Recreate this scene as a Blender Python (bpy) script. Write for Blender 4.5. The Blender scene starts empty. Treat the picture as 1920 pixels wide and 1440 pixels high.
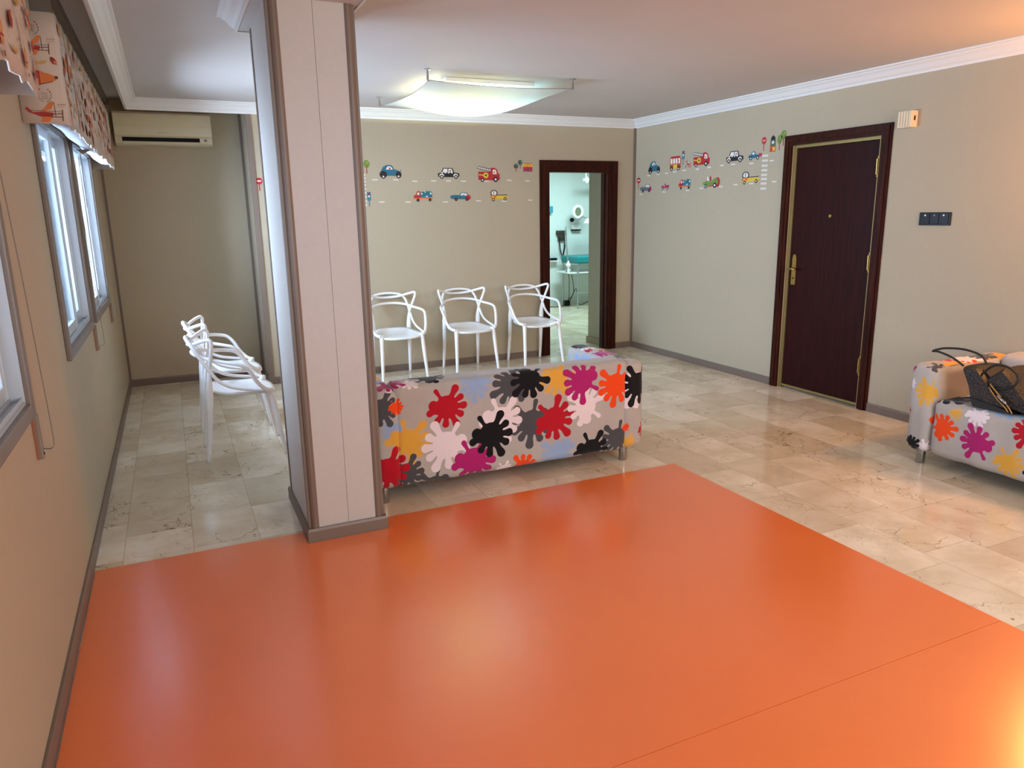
import bpy, bmesh, math, random
import numpy as np
from mathutils import Vector, Matrix
random.seed(7)
PI = math.pi
sc = bpy.context.scene
COL = sc.collection
XL, XR, YB, YB2, YF, ZC = -0.481, 4.79, 7.10, 7.64, -2.6, 2.515

# ------------------------------------------------------------------ colour and materials
def lin(c):
    return tuple((v / 255 / 12.92) if v / 255 <= 0.04045 else ((v / 255 + 0.055) / 1.055) ** 2.4 for v in c)
class NT:
    """tiny node helper"""
    def __init__(s, name):
        s.m = bpy.data.materials.new(name); s.m.use_nodes = True
        s.t = s.m.node_tree; s.t.nodes.clear()
        s.out = s.n('ShaderNodeOutputMaterial')
    def n(s, typ, **kw):
        nd = s.t.nodes.new(typ)
        for k, v in kw.items(): setattr(nd, k, v)
        return nd
    def l(s, a, b): s.t.links.new(a, b)
    def val(s, sock, v):
        if hasattr(v, 'is_linked') or hasattr(v, 'links'): s.l(v, sock)
        else: sock.default_value = v
    def math(s, op, a, b=0.0, c=None):
        nd = s.n('ShaderNodeMath', operation=op)
        s.val(nd.inputs[0], a); s.val(nd.inputs[1], b)
        if c is not None: s.val(nd.inputs[2], c)
        return nd.outputs[0]
    def mix(s, f, a, b):
        nd = s.n('ShaderNodeMix', data_type='RGBA')
        s.val(nd.inputs[0], f)
        for i, v in ((6, a), (7, b)):
            if isinstance(v, tuple): nd.inputs[i].default_value = (*v[:3], 1)
            else: s.l(v, nd.inputs[i])
        return nd.outputs[2]
    def step(s, x, lo, hi):
        nd = s.n('ShaderNodeMapRange', interpolation_type='SMOOTHSTEP')
        s.val(nd.inputs[0], x); nd.inputs[1].default_value = lo; nd.inputs[2].default_value = hi
        return nd.outputs[0]
    def noise(s, vec, scale, detail=3, rough=0.5, dist=0.0):
        nd = s.n('ShaderNodeTexNoise'); s.l(vec, nd.inputs['Vector'])
        nd.inputs['Scale'].default_value = scale; nd.inputs['Detail'].default_value = detail
        nd.inputs['Roughness'].default_value = rough; nd.inputs['Distortion'].default_value = dist
        return nd
    def bump(s, h, strength, dist=0.002):
        b = s.n('ShaderNodeBump'); s.val(b.inputs['Height'], h)
        b.inputs['Strength'].default_value = strength; b.inputs['Distance'].default_value = dist
        return b.outputs[0]
    def bsdf(s, col, rough, metal=0.0, normal=None, spec=0.5, **kw):
        p = s.n('ShaderNodeBsdfPrincipled')
        if isinstance(col, tuple): p.inputs['Base Color'].default_value = (*col[:3], 1)
        else: s.l(col, p.inputs['Base Color'])
        s.val(p.inputs['Roughness'], rough); p.inputs['Metallic'].default_value = metal
        p.inputs['Specular IOR Level'].default_value = spec
        if normal is not None: s.l(normal, p.inputs['Normal'])
        for k, v in kw.items(): p.inputs[k.replace('_', ' ')].default_value = v
        s.l(p.outputs[0], s.out.inputs[0])
        return p
def plain(name, rgb, rough=0.5, metal=0.0, var=0.06, scale=12.0, bump=0.0, bscale=200.0, spec=0.5, **kw):
    t = NT(name); co = t.n('ShaderNodeTexCoord').outputs['Object']
    c = lin(rgb); nz = t.noise(co, scale)
    a = tuple(v * (1 - var) for v in c); b = tuple(min(1, v * (1 + var)) for v in c)
    nrm = t.bump(t.noise(co, bscale, 2).outputs[0], bump) if bump else None
    t.bsdf(t.mix(nz.outputs[0], a, b), rough, metal, nrm, spec, **kw)
    return t.m
def emit(name, rgb, strength):
    t = NT(name); e = t.n('ShaderNodeEmission'); e.inputs[0].default_value = (*lin(rgb), 1); e.inputs[1].default_value = strength
    t.l(e.outputs[0], t.out.inputs[0]); return t.m
def wallpaper(name, rgb):
    t = NT(name); co = t.n('ShaderNodeTexCoord').outputs['Object']; c = lin(rgb)
    big = t.noise(co, 1.3, 3).outputs[0]; fine = t.noise(co, 160, 3, .6).outputs[0]
    mid = t.noise(co, 30, 4, .65).outputs[0]
    f = t.math('ADD', t.math('MULTIPLY', big, .35), t.math('ADD', t.math('MULTIPLY', fine, .35), t.math('MULTIPLY', mid, .3)))
    col = t.mix(f, tuple(v * .88 for v in c), tuple(min(1, v * 1.12) for v in c))
    t.bsdf(col, 0.75, 0, t.bump(t.math('ADD', fine, mid), .25, .002), .3)
    return t.m
def wood(name, a, b, rough=.28, axis_scale=(12, 12, .7)):
    t = NT(name); co = t.n('ShaderNodeTexCoord').outputs['Object']
    mp = t.n('ShaderNodeMapping'); t.l(co, mp.inputs[0]); mp.inputs['Scale'].default_value = axis_scale
    nz = t.noise(mp.outputs[0], 4, 6, .65, .4).outputs[0]
    t.bsdf(t.mix(t.step(nz, .35, .68), lin(a), lin(b)), rough, 0, t.bump(nz, .15, .001), .12)
    return t.m
def marble():
    t = NT('marble_tiles'); co = t.n('ShaderNodeTexCoord').outputs['Object']
    sp = t.n('ShaderNodeSeparateXYZ'); t.l(co, sp.inputs[0]); x, y = sp.outputs[0], sp.outputs[1]
    xs = t.math('DIVIDE', t.math('ADD', x, 0.405 + 6), 0.3025)
    row = t.math('FLOOR', xs); fx = t.math('FRACT', xs)
    wr = t.n('ShaderNodeTexWhiteNoise', noise_dimensions='1D'); t.l(row, wr.inputs['W'])
    ys = t.math('DIVIDE', t.math('ADD', t.math('ADD', y, 9.0), t.math('MULTIPLY', wr.outputs[0], .9)), 0.46)
    cell = t.math('FLOOR', ys); fy = t.math('FRACT', ys)
    cv = t.n('ShaderNodeCombineXYZ'); t.l(row, cv.inputs[0]); t.l(cell, cv.inputs[1])
    wn = t.n('ShaderNodeTexWhiteNoise', noise_dimensions='2D'); t.l(cv.outputs[0], wn.inputs['Vector'])
    # vein coordinates differ per tile
    off = t.n('ShaderNodeVectorMath', operation='MULTIPLY_ADD'); t.l(wn.outputs['Color'], off.inputs[0])
    off.inputs[1].default_value = (9, 9, 9); t.l(co, off.inputs[2])
    warp = t.noise(off.outputs[0], 3.0, 4, .6)
    wv = t.n('ShaderNodeVectorMath', operation='MULTIPLY_ADD'); t.l(warp.outputs['Color'], wv.inputs[0])
    wv.inputs[1].default_value = (.45, .45, .45); t.l(off.outputs[0], wv.inputs[2])
    vo = t.n('ShaderNodeTexVoronoi', feature='DISTANCE_TO_EDGE'); t.l(wv.outputs[0], vo.inputs['Vector']); vo.inputs['Scale'].default_value = 5.0
    vo2 = t.n('ShaderNodeTexVoronoi', feature='DISTANCE_TO_EDGE'); t.l(wv.outputs[0], vo2.inputs['Vector']); vo2.inputs['Scale'].default_value = 13.0
    mask = t.step(t.noise(off.outputs[0], 2.2, 3).outputs[0], .44, .66)
    v1 = t.math('MULTIPLY', t.math('SUBTRACT', 1.0, t.step(vo.outputs[0], .0, .022)), mask)
    mask2 = t.step(t.noise(off.outputs[0], 5, 2).outputs[0], .5, .75)
    v2 = t.math('MULTIPLY', t.math('MULTIPLY', t.math('SUBTRACT', 1.0, t.step(vo2.outputs[0], .0, .04)), mask2), .55)
    cloud = t.noise(off.outputs[0], 4, 5, .6).outputs[0]
    base = t.mix(t.step(cloud, .3, .7), lin((214, 200, 174)), lin((238, 228, 209)))
    tone = t.step(wn.outputs['Value'], .0, 1.0)
    base = t.mix(t.math('MULTIPLY', tone, .55), base, lin((186, 167, 137)))
    blot = t.step(t.noise(off.outputs[0], 9, 3, .6).outputs[0], .66, .76)
    base = t.mix(t.math('MULTIPLY', blot, .35), base, lin((170, 140, 92)))
    base = t.mix(t.math('MULTIPLY', v2, .8), base, lin((150, 122, 92)))
    base = t.mix(t.math('MULTIPLY', v1, .85), base, lin((128, 96, 66)))
    gx = t.math('LESS_THAN', t.math('MINIMUM', fx, t.math('SUBTRACT', 1.0, fx)), .0035)
    gy = t.math('LESS_THAN', t.math('MINIMUM', fy, t.math('SUBTRACT', 1.0, fy)), .0022)
    g = t.math('MAXIMUM', gx, gy)
    base = t.mix(t.math('MULTIPLY', g, .62), base, lin((112, 90, 66)))
    rough = t.math('ADD', .09, t.math('MULTIPLY', cloud, .07))
    t.bsdf(base, rough, 0, t.bump(t.noise(co, 3.0, 2).outputs[0], .04, .01), .45)
    return t.m
def vinyl():
    t = NT('orange_vinyl'); co = t.n('ShaderNodeTexCoord').outputs['Object']
    n1 = t.noise(co, 2.2, 3).outputs[0]
    leather = t.noise(co, 170, 2, .5).outputs[0]
    col = t.mix(n1, lin((228, 114, 50)), lin((238, 122, 57)))
    t.bsdf(col, t.math('ADD', .24, t.math('MULTIPLY', n1, .03)), 0, t.bump(leather, .035, .0008), .8, Coat_Weight=.6, Coat_Roughness=.22)
    return t.m

WALL = wallpaper('beige_wallpaper', (178, 165, 141))
PAN = wallpaper('pale_panel_paper', (192, 186, 180))
CEIL = plain('ceiling_paint', (196, 188, 182), .8, var=.04, scale=2, bump=.1, bscale=8)
CROWNM = plain('white_crown_plaster', (220, 218, 216), .5, var=.02)
TRIM = plain('taupe_trim_paint', (116, 100, 88), .42, var=.05, scale=6)
FLOORM = marble()
VINYL = vinyl()
DOORW = wood('dark_mahogany', (36, 7, 7), (50, 12, 11), .42)
FRAMEW = wood('mahogany_frame', (38, 13, 8), (66, 27, 16), .34)
BRASS = plain('brushed_brass', (176, 146, 84), .32, 1.0, var=.08)
GOLDST = plain('gold_anodised_strip', (158, 138, 88), .38, .7)
WHITEP = plain('white_plastic', (242, 243, 243), .32, var=.015, spec=.5)
ALU = plain('brushed_aluminium', (176, 182, 186), .35, .8, var=.05)
ALUW = plain('anodised_window_frame', (186, 194, 200), .4, .15, var=.04)
CASE = plain('taupe_window_casing', (120, 108, 98), .4, var=.05)
CHROME = plain('satin_chrome', (170, 170, 170), .25, 1.0)
BLACKP = plain('black_plastic', (14, 14, 15), .35, spec=.25)
DARK = plain('dark_cavity', (8, 7, 7), .9)
ACW = plain('aged_cream_plastic', (206, 198, 168), .45, var=.03)
CREAM = plain('cream_plastic', (222, 205, 172), .5, var=.03)
GREYT = plain('grey_marking', (130, 126, 120), .6)
TEAL = plain('teal_vinyl', (20, 128, 132), .4)
WHITEW = plain('white_exam_wall', (214, 224, 222), .7, var=.03)
LINING = plain('white_blind_lining', (176, 180, 186), .7, var=.03, Transmission_Weight=0.0)
BLACKL = plain('black_leather', (12, 11, 12), .5, bump=.4, bscale=350)
TAN = plain('tan_leather', (176, 128, 66), .45)
STRAPM = plain('grey_woven_strap', (128, 120, 108), .8)
TERRA = plain('coppery_plastic', (150, 92, 70), .5)
RED = plain('sticker_red', (176, 34, 34), .6, var=.03)
STK = {}
def stk(rgb):
    if rgb not in STK: STK[rgb] = plain('sticker_%02x%02x%02x' % rgb, rgb, .6, var=.03)
    return STK[rgb]
def glassm():
    t = NT('clear_glass'); tr = t.n('ShaderNodeBsdfTransparent'); tr.inputs[0].default_value = (.9, .95, .97, 1)
    g = t.n('ShaderNodeBsdfGlossy'); g.inputs['Roughness'].default_value = .03
    fr = t.n('ShaderNodeFresnel'); fr.inputs[0].default_value = 1.22
    m = t.n('ShaderNodeMixShader'); t.l(fr.outputs[0], m.inputs[0]); t.l(tr.outputs[0], m.inputs[1]); t.l(g.outputs[0], m.inputs[2])
    t.l(m.outputs[0], t.out.inputs[0]); return t.m
GLASS = glassm()
def clothlamp():
    t = NT('stretched_white_cloth'); co = t.n('ShaderNodeTexCoord').outputs['Object']
    a = t.n('ShaderNodeBsdfDiffuse'); a.inputs[0].default_value = (.74, .76, .74, 1)
    b = t.n('ShaderNodeBsdfTranslucent'); b.inputs[0].default_value = (.52, .55, .53, 1)
    m = t.n('ShaderNodeMixShader'); m.inputs[0].default_value = .5
    bp = t.bump(t.noise(co, 14, 4, .6, .5).outputs[0], .15, .01); t.l(bp, a.inputs['Normal'])
    t.l(a.outputs[0], m.inputs[1]); t.l(b.outputs[0], m.inputs[2]); t.l(m.outputs[0], t.out.inputs[0]); return t.m
CLOTH = clothlamp()
# the splat-print slip-cover: one signed distance field per colour is stored on the vertices, thresholded here
SPC = [('blue', (142, 166, 200), .010), ('yellow', (216, 162, 62), .007), ('grey', (74, 74, 78), .0008), ('red', (176, 14, 34), .0008),
       ('white', (226, 214, 218), .0008), ('orange', (232, 72, 18), .0008), ('magenta', (168, 28, 104), .0008), ('black', (12, 13, 18), .0008)]
def splat_cloth():
    t = NT('splat_print_canvas'); co = t.n('ShaderNodeTexCoord').outputs['Object']
    weave = t.noise(co, 420, 2).outputs[0]
    col = t.mix(t.noise(co, 7, 3).outputs[0], lin((166, 160, 154)), lin((180, 174, 167)))
    for nm, rgb, w in SPC:
        at = t.n('ShaderNodeAttribute', attribute_name='sdf_' + nm)
        f = t.math('SUBTRACT', 1.0, t.step(at.outputs['Fac'], -w, w))
        col = t.mix(f, col, lin(rgb))
    wr = t.noise(co, 9, 4, .6, .6).outputs[0]
    h = t.math('ADD', t.math('MULTIPLY', weave, .15), t.math('MULTIPLY', wr, 1.0))
    t.bsdf(col, .85, 0, t.bump(h, .35, .012), .2, Sheen_Weight=.15)
    return t.m
SPLAT = splat_cloth()
def speckle():
    t = NT('speckled_monogram_canvas'); co = t.n('ShaderNodeTexCoord').outputs['Object']
    vo = t.n('ShaderNodeTexVoronoi'); t.l(co, vo.inputs['Vector']); vo.inputs['Scale'].default_value = 190
    f = t.step(vo.outputs['Distance'], .30, .42)
    t.bsdf(t.mix(f, lin((92, 80, 66)), lin((14, 12, 13))), .45, 0, None, .4); return t.m
SPECK = speckle()

# ------------------------------------------------------------------ geometry helpers
def tag(o, label=None, cat=None, group=None, kind=None):
    if label: o['label'] = label
    if cat: o['category'] = cat
    if group: o['group'] = group
    if kind: o['kind'] = kind
    return o
def link(name, me, mats, parent=None, smooth=False):
    if not isinstance(mats, (list, tuple)): mats = [mats]
    for m in mats: me.materials.append(m)
    if smooth:
        me.polygons.foreach_set('use_smooth', [True] * len(me.polygons))
    o = bpy.data.objects.new(name, me); COL.objects.link(o)
    if parent is not None: o.parent = parent
    return o
def obj(name, bm, mats, parent=None, smooth=False, sharp=None):
    bmesh.ops.recalc_face_normals(bm, faces=bm.faces)
    me = bpy.data.meshes.new(name); bm.to_mesh(me); bm.free()
    o = link(name, me, mats, parent, smooth)
    if sharp is not None:
        me.set_sharp_from_angle(angle=math.radians(sharp))
    return o
def empty(name, loc=(0, 0, 0), rz=0):
    o = bpy.data.objects.new(name, None); COL.objects.link(o); o.location = loc; o.rotation_euler = (0, 0, rz); o.empty_display_size = .1
    return o
def box(bm, x0, x1, y0, y1, z0, z1, mi=0, bev=0.0, seg=2):
    vs = [bm.verts.new(p) for p in ((x0, y0, z0), (x1, y0, z0), (x1, y1, z0), (x0, y1, z0), (x0, y0, z1), (x1, y0, z1), (x1, y1, z1), (x0, y1, z1))]
    fs = [bm.faces.new([vs[i] for i in q]) for q in ((0, 3, 2, 1), (4, 5, 6, 7), (0, 1, 5, 4), (1, 2, 6, 5), (2, 3, 7, 6), (3, 0, 4, 7))]
    for f in fs: f.material_index = mi
    if bev > 0:
        es = list({e for f in fs for e in f.edges})
        r = bmesh.ops.bevel(bm, geom=es, offset=bev, segments=seg, affect='EDGES', profile=.5)
        for f in r['faces']: f.material_index = mi
    return vs
def boxobj(name, x0, x1, y0, y1, z0, z1, mat, parent=None, bev=0.0, seg=2):
    bm = bmesh.new(); box(bm, x0, x1, y0, y1, z0, z1, 0, bev, seg)
    return obj(name, bm, mat, parent)
def catmull(pts, n=6, closed=False):
    P = [Vector(p) for p in pts]; out = []
    N = len(P); segs = N if closed else N - 1
    for i in range(segs):
        if closed: a, b, c, d = P[(i - 1) % N], P[i], P[(i + 1) % N], P[(i + 2) % N]
        else: a, b, c, d = P[max(i - 1, 0)], P[i], P[i + 1], P[min(i + 2, N - 1)]
        for k in range(n):
            t = k / n
            out.append(.5 * ((2 * b) + (c - a) * t + (2 * a - 5 * b + 4 * c - d) * t * t + (3 * b - a - 3 * c + d) * t ** 3))
    if not closed: out.append(P[-1])
    return out
def tube(bm, pts, rad, sides=10, smooth_n=0, flat=1.0, mi=0, closed=False):
    """sweep a round (or flattened) section along pts; rad is a number or a list"""
    nr = len(rad) if isinstance(rad, (list, tuple)) else 0
    P = catmull(pts, smooth_n, closed) if smooth_n else [Vector(p) for p in pts]
    N = len(P)
    def R(i):
        if not nr: return rad
        t = i / (N - 1) * (nr - 1); k = min(int(t), nr - 2)
        return rad[k] * (1 - (t - k)) + rad[k + 1] * (t - k)
    T = []
    for i in range(N):
        if closed: T.append((P[(i + 1) % N] - P[i - 1]).normalized())
        else: T.append((P[min(i + 1, N - 1)] - P[max(i - 1, 0)]).normalized())
    up = Vector((0, 0, 1)) if abs(T[0].z) < .9 else Vector((1, 0, 0))
    nrm = (up - T[0] * up.dot(T[0])).normalized(); rings = []
    for i in range(N):
        nrm = (nrm - T[i] * nrm.dot(T[i])).normalized(); b = T[i].cross(nrm)
        rings.append([bm.verts.new(P[i] + (nrm * math.cos(a) * flat + b * math.sin(a)) * R(i)) for a in (2 * PI * k / sides for k in range(sides))])
    for i in range(N if closed else N - 1):
        A, B = rings[i], rings[(i + 1) % N]
        for k in range(sides):
            f = bm.faces.new((A[k], A[(k + 1) % sides], B[(k + 1) % sides], B[k])); f.material_index = mi
    if not closed:
        for r in (rings[0], rings[-1]):
            f = bm.faces.new(r); f.material_index = mi
def lathe(bm, prof, c=(0, 0, 0), axis='z', sides=24, mi=0):
    c = Vector(c); rings = []
    for r, h in prof:
        ring = []
        for k in range(sides):
            a = 2 * PI * k / sides; u, v = r * math.cos(a), r * math.sin(a)
            p = {'z': (u, v, h), 'x': (h, u, v), 'y': (u, h, v)}[axis]
            ring.append(bm.verts.new(c + Vector(p)))
        rings.append(ring)
    for A, B in zip(rings, rings[1:]):
        for k in range(sides):
            f = bm.faces.new((A[k], A[(k + 1) % sides], B[(k + 1) % sides], B[k])); f.material_index = mi
    for r in (rings[0], rings[-1]):
        f = bm.faces.new(r); f.material_index = mi
def prism(bm, pts, axis, a0, a1, mi=0):
    """extrude a polygon of 2-D points along an axis: 'z' pts are (x,y), 'y' pts are (x,z), 'x' pts are (y,z)"""
    def P(p, h): return {'z': (p[0], p[1], h), 'y': (p[0], h, p[1]), 'x': (h, p[0], p[1])}[axis]
    A = [bm.verts.new(P(p, a0)) for p in pts]; B = [bm.verts.new(P(p, a1)) for p in pts]
    fs = [bm.faces.new(A), bm.faces.new(list(reversed(B)))]
    for i in range(len(pts)):
        j = (i + 1) % len(pts); fs.append(bm.faces.new((A[i], A[j], B[j], B[i])))
    for f in fs: f.material_index = mi
def sweep_profile(bm, path, prof, closed=False):
    """mitred moulding: path of (x,y), prof of (offset to the left of travel, z)"""
    N = len(path); P = [Vector((*p, 0)) for p in path]; rings = []
    for i in range(N):
        d1 = (P[i] - P[i - 1]).normalized() if (i > 0 or closed) else None
        d2 = (P[(i + 1) % N] - P[i]).normalized() if (i < N - 1 or closed) else None
        d1 = d1 or d2; d2 = d2 or d1
        n1, n2 = Vector((-d1.y, d1.x, 0)), Vector((-d2.y, d2.x, 0))
        m = (n1 + n2).normalized(); k = 1 / max(.2, m.dot(n1))
        rings.append([bm.verts.new(P[i] + m * (o * k) + Vector((0, 0, z))) for o, z in prof])
    M = len(prof)
    for i in range(N if closed else N - 1):
        A, B = rings[i], rings[(i + 1) % N]
        for k in range(M): bm.faces.new((A[k], A[(k + 1) % M], B[(k + 1) % M], B[k]))
    if not closed: bm.faces.new(rings[0]); bm.faces.new(rings[-1])
def struct(name, bm, mat, **kw):
    return tag(obj(name, bm, mat, **kw), kind='structure')
def text_mesh(s, size, M, mat, name, parent=None, width=None):
    cu = bpy.data.curves.new(name, 'FONT'); cu.body = s; cu.size = size; cu.extrude = .0003; cu.align_x = 'CENTER'
    tmp = bpy.data.objects.new(name, cu); me = bpy.data.meshes.new_from_object(tmp)
    bpy.data.objects.remove(tmp); me.transform(M)
    return link(name, me, mat, parent)

# ------------------------------------------------------------------ the room
bm = bmesh.new(); box(bm, XL - .3, 8.4, YF - .2, 11.3, -.12, 0); struct('floor', bm, FLOORM)
bm = bmesh.new(); box(bm, -.22, 8.4, YF - .2, 7.22, ZC, ZC + .12); box(bm, -.22, .8, 7.22, YB2 + .1, ZC, ZC + .12)
box(bm, 2.9, 8.4, 7.22, 11.3, ZC, ZC + .12)
box(bm, XL - .3, -.22, YF - .2, YB2 + .1, ZC + .06, ZC + .12)
struct('ceiling', bm, CEIL)
# left wall with window openings
WIN = [(-1.95, -.75), (1.62, 2.74), (3.87, 4.98), (5.27, 6.40)]
WZ0, WZ1 = .965, 1.99
bm = bmesh.new(); ys = YF
X0 = XL - .24
for a, b in WIN:
    box(bm, X0, XL, ys, a, 0, ZC + .06); box(bm, X0, XL, a, b, 0, WZ0); box(bm, X0, XL, a, b, WZ1, ZC + .06); ys = b
box(bm, X0, XL, ys, YB2, 0, ZC + .06)
struct('wall_left', bm, WALL)
# shutter boxes above the windows
for k, (a, b) in enumerate(((3.98, YB2), (.7, 3.35), (-2.5, -.4))):
    bm = bmesh.new(); box(bm, XL - .002, -.385, a, b, 2.03, ZC + .06)
    struct('trim_shutter_box' if k == 0 else 'trim_shutter_box.%03d' % k, bm, WALL)
    bm = bmesh.new(); box(bm, -.386, -.352, a + .003, b, ZC + .012, ZC + .0595); box(bm, -.43, -.352, a - .012, a + .002, 2.05, ZC + .055); box(bm, -.386, -.372, a - .01, a + .03, 2.05, ZC + .05)
    struct('trim_box_edge' if k == 0 else 'trim_box_edge.%03d' % k, bm, TRIM)
# far wall of the recess, jog, back wall with doorway, right wall with door opening
bm = bmesh.new(); box(bm, XL - .24, .80, YB2, YB2 + .12, 0, ZC + .12); struct('wall_recess', bm, WALL)
DX0, DX1, DZ = 3.701, 4.463, 1.98
bm = bmesh.new()
box(bm, .735, DX0, YB, YB + .12, 0, ZC); box(bm, DX1, XR + .1, YB, YB + .12, 0, ZC); box(bm, DX0, DX1, YB, YB + .12, DZ, ZC)
box(bm, .735, .80, YB + .12, YB2, 0, ZC)
struct('wall_back', bm, WALL)
FY0, FY1, FZ = 3.925, 4.785, 2.06
bm = bmesh.new()
box(bm, XR, XR + .2, YF, FY0, 0, ZC); box(bm, XR, XR + .2, FY1, YB, 0, ZC); box(bm, XR, XR + .2, FY0, FY1, FZ, ZC)
box(bm, XR + .16, XR + .2, FY0, FY1, 0, FZ)
struct('wall_right', bm, WALL)
bm = bmesh.new(); box(bm, XL - .24, 1.0, YF - .12, YF, 0, ZC + .1); box(bm, 3.4, XR + .2, YF - .12, YF, 0, ZC + .1)
box(bm, 1.0, 3.4, YF - .12, YF, 0, .9); box(bm, 1.0, 3.4, YF - .12, YF, 2.1, ZC + .1); struct('wall_front', bm, WALL)
# exam room shell
bm = bmesh.new(); box(bm, 2.9, 8.3, 11.1, 11.22, 0, ZC); box(bm, 2.9, 3.0, 7.22, 11.1, 0, ZC); box(bm, 8.2, 8.3, 7.22, 11.1, 0, ZC)
struct('wall_exam_room', bm, WHITEW)
bm = bmesh.new(); box(bm, 4.52, 8.2, 7.222, 7.63, 0, ZC); struct('wall_exam_pier', bm, plain('grey_beige_paint', (176, 164, 146), .7))
bm = bmesh.new(); box(bm, 4.50, 4.519, 7.222, 7.645, .001, .075); struct('baseboard_exam', bm, plain('stone_skirting', (150, 136, 112), .4))

# column, beam, baseboards
bm = bmesh.new()
box(bm, .481, .822, 3.412, 4.02, 0, ZC, 0)
box(bm, .470, .479, 3.44, 4.0, 0, 2.5, 0)
for a, b in ((.50, .6555), (.6570, .80)): box(bm, a, b, 3.403, 3.4115, 0, 2.5, 0)
struct('wall_column', bm, PAN)
bm = bmesh.new()
for x in (.497, .806): 
    s = -1 if x < .6 else 1
    tube(bm, [(x, 3.417, .06), (x, 3.417, 2.5)], .0215, 14)
    box(bm, min(x, x + s * .031) , max(x, x + s * .031), 3.4125, 3.45, .06, 2.5)
struct('trim_column', bm, TRIM)
bm = bmesh.new(); box(bm, .4665, .484, 3.985, 4.028, .06, 2.5); struct('trim_column_rear', bm, TRIM)
bm = bmesh.new(); sweep_profile(bm, [(.469, 3.400), (.469, 4.034), (.834, 4.034), (.834, 3.400)], [(0, .001), (.014, .001), (.014, .058), (.009, .07), (0, .07)], closed=True)
struct('baseboard_column', bm, TRIM)
bm = bmesh.new(); box(bm, .415, .855, YF, 4.06, 2.43, ZC + .05); struct('wall_beam', bm, PAN)
bm = bmesh.new()
P = [(0, .001), (.013, .001), (.013, .056), (.008, .066), (0, .066)]
sweep_profile(bm, [(.733, YB2 - .001), (XL + .001, YB2 - .001), (XL + .001, YF)], P); struct('baseboard_left', bm, TRIM)
bm = bmesh.new(); sweep_profile(bm, [(DX0 - .1, YB - .001), (.735, YB - .001), (.735, YB2)], P); struct('baseboard_back', bm, TRIM)
bm = bmesh.new(); sweep_profile(bm, [(XR - .001, 4.869), (XR - .001, YB - .001), (DX1 + .105, YB - .001)], P)
sweep_profile(bm, [(XR - .001, YF), (XR - .001, 3.838)], P); struct('baseboard_right', bm, TRIM)
# thin vertical corner trims
bm = bmesh.new()
box(bm, XL, XL + .02, YB2 - .02, YB2, .06, 2.05); struct('trim_corner_left', bm, TRIM)
bm = bmesh.new(); box(bm, XR - .022, XR, YB - .022, YB, .06, 2.43); struct('trim_corner_right', bm, TRIM)
bm = bmesh.new(); box(bm, .722, .765, YB - .010, YB + .03, .06, 2.5); box(bm, .712, .735, YB2 - .024, YB2, .06, 2.5)
struct('trim_corner_jog', bm, TRIM)
# crown moulding
CP = [(0, 2.425), (.010, 2.425), (.014, 2.440), (.028, 2.452), (.045, 2.478), (.062, 2.492), (.066, 2.500), (.082, 2.503), (.084, ZC - .0005), (0, ZC - .0005)]
bm = bmesh.new(); sweep_profile(bm, [(XR - .001, YF), (XR - .001, YB - .001), (-.205, YB - .001), (-.205, YF)], CP); struct('trim_crown', bm, CROWNM)
bm = bmesh.new(); sweep_profile(bm, [(.414, YF), (.414, 4.061), (.856, 4.061), (.856, YF)], CP); struct('trim_crown_beam', bm, CROWNM)
bm = bmesh.new(); box(bm, -.215, -.206, YF, YB + .0, 2.43, ZC + .06); box(bm, -.215, .73, YB, YB + .01, 2.43, ZC)
struct('trim_curtain_recess', bm, CROWNM)

# ------------------------------------------------------------------ windows
def window(idx, y0, y1, casing_mat=CASE):
    r = tag(empty('window_%d' % idx, (XL, (y0 + y1) / 2, WZ0)), kind='structure')
    ox, oy, oz = XL, (y0 + y1) / 2, WZ0
    def L(name, bm, mat, **kw):
        bmesh.ops.translate(bm, verts=bm.verts, vec=(-ox, -oy, -oz)); return obj(name, bm, mat, kw.pop('parent', r), **kw)
    c = .05
    bm = bmesh.new()
    for a, b, z0, z1 in ((y0 - c, y0, WZ0 - c, WZ1 + c), (y1, y1 + c, WZ0 - c, WZ1 + c), (y0, y1, WZ0 - c, WZ0), (y0, y1, WZ1, WZ1 + c)):
        box(bm, XL, XL + .02, a + .0005, b - .0005, z0, z1, bev=.005)
    L('casing', bm, casing_mat)
    bm = bmesh.new()   # jamb lining
    box(bm, XL - .17, XL + .004, y0, y0 + .008, WZ0, WZ1); box(bm, XL - .17, XL + .004, y1 - .008, y1, WZ0, WZ1)
    box(bm, XL - .17, XL + .004, y0 + .008, y1 - .008, WZ0, WZ0 + .01); box(bm, XL - .17, XL + .004, y0 + .008, y1 - .008, WZ1 - .01, WZ1)
    for x in (XL - .004, XL - .035, XL - .068): box(bm, x - .002, x + .002, y0 + .008, y1 - .008, WZ0 + .01, WZ0 + .024)
    L('jamb', bm, ALUW)
    ym = (y0 + y1) / 2
    for k, (a, b, x) in enumerate(((y0 + .012, ym + .03, XL - .020), (ym - .03, y1 - .012, XL - .050))):
        s = bmesh.new(); w = .048
        box(s, x - .012, x + .012, a, a + w, WZ0 + .012, WZ1 - .012, bev=.003); box(s, x - .012, x + .012, b - w, b, WZ0 + .012, WZ1 - .012, bev=.003)
        box(s, x - .011, x + .011, a + w, b - w, WZ0 + .012, WZ0 + .012 + .06); box(s, x - .011, x + .011, a + w, b - w, WZ1 - .06, WZ1 - .012)
        box(s, x + .012, x + .018, b - w * .7, b - w * .4, WZ0 + .03, WZ1 - .03)
        so = L('sash', s, ALUW)
        g = bmesh.new(); box(g, x - .003, x + .003, a + w - .004, b - w + .004, WZ0 + .068, WZ1 - .056)
        bmesh.ops.translate(g, verts=g.verts, vec=(-ox, -oy, -oz)); obj('pane', g, GLASS, so)
    return r
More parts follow.
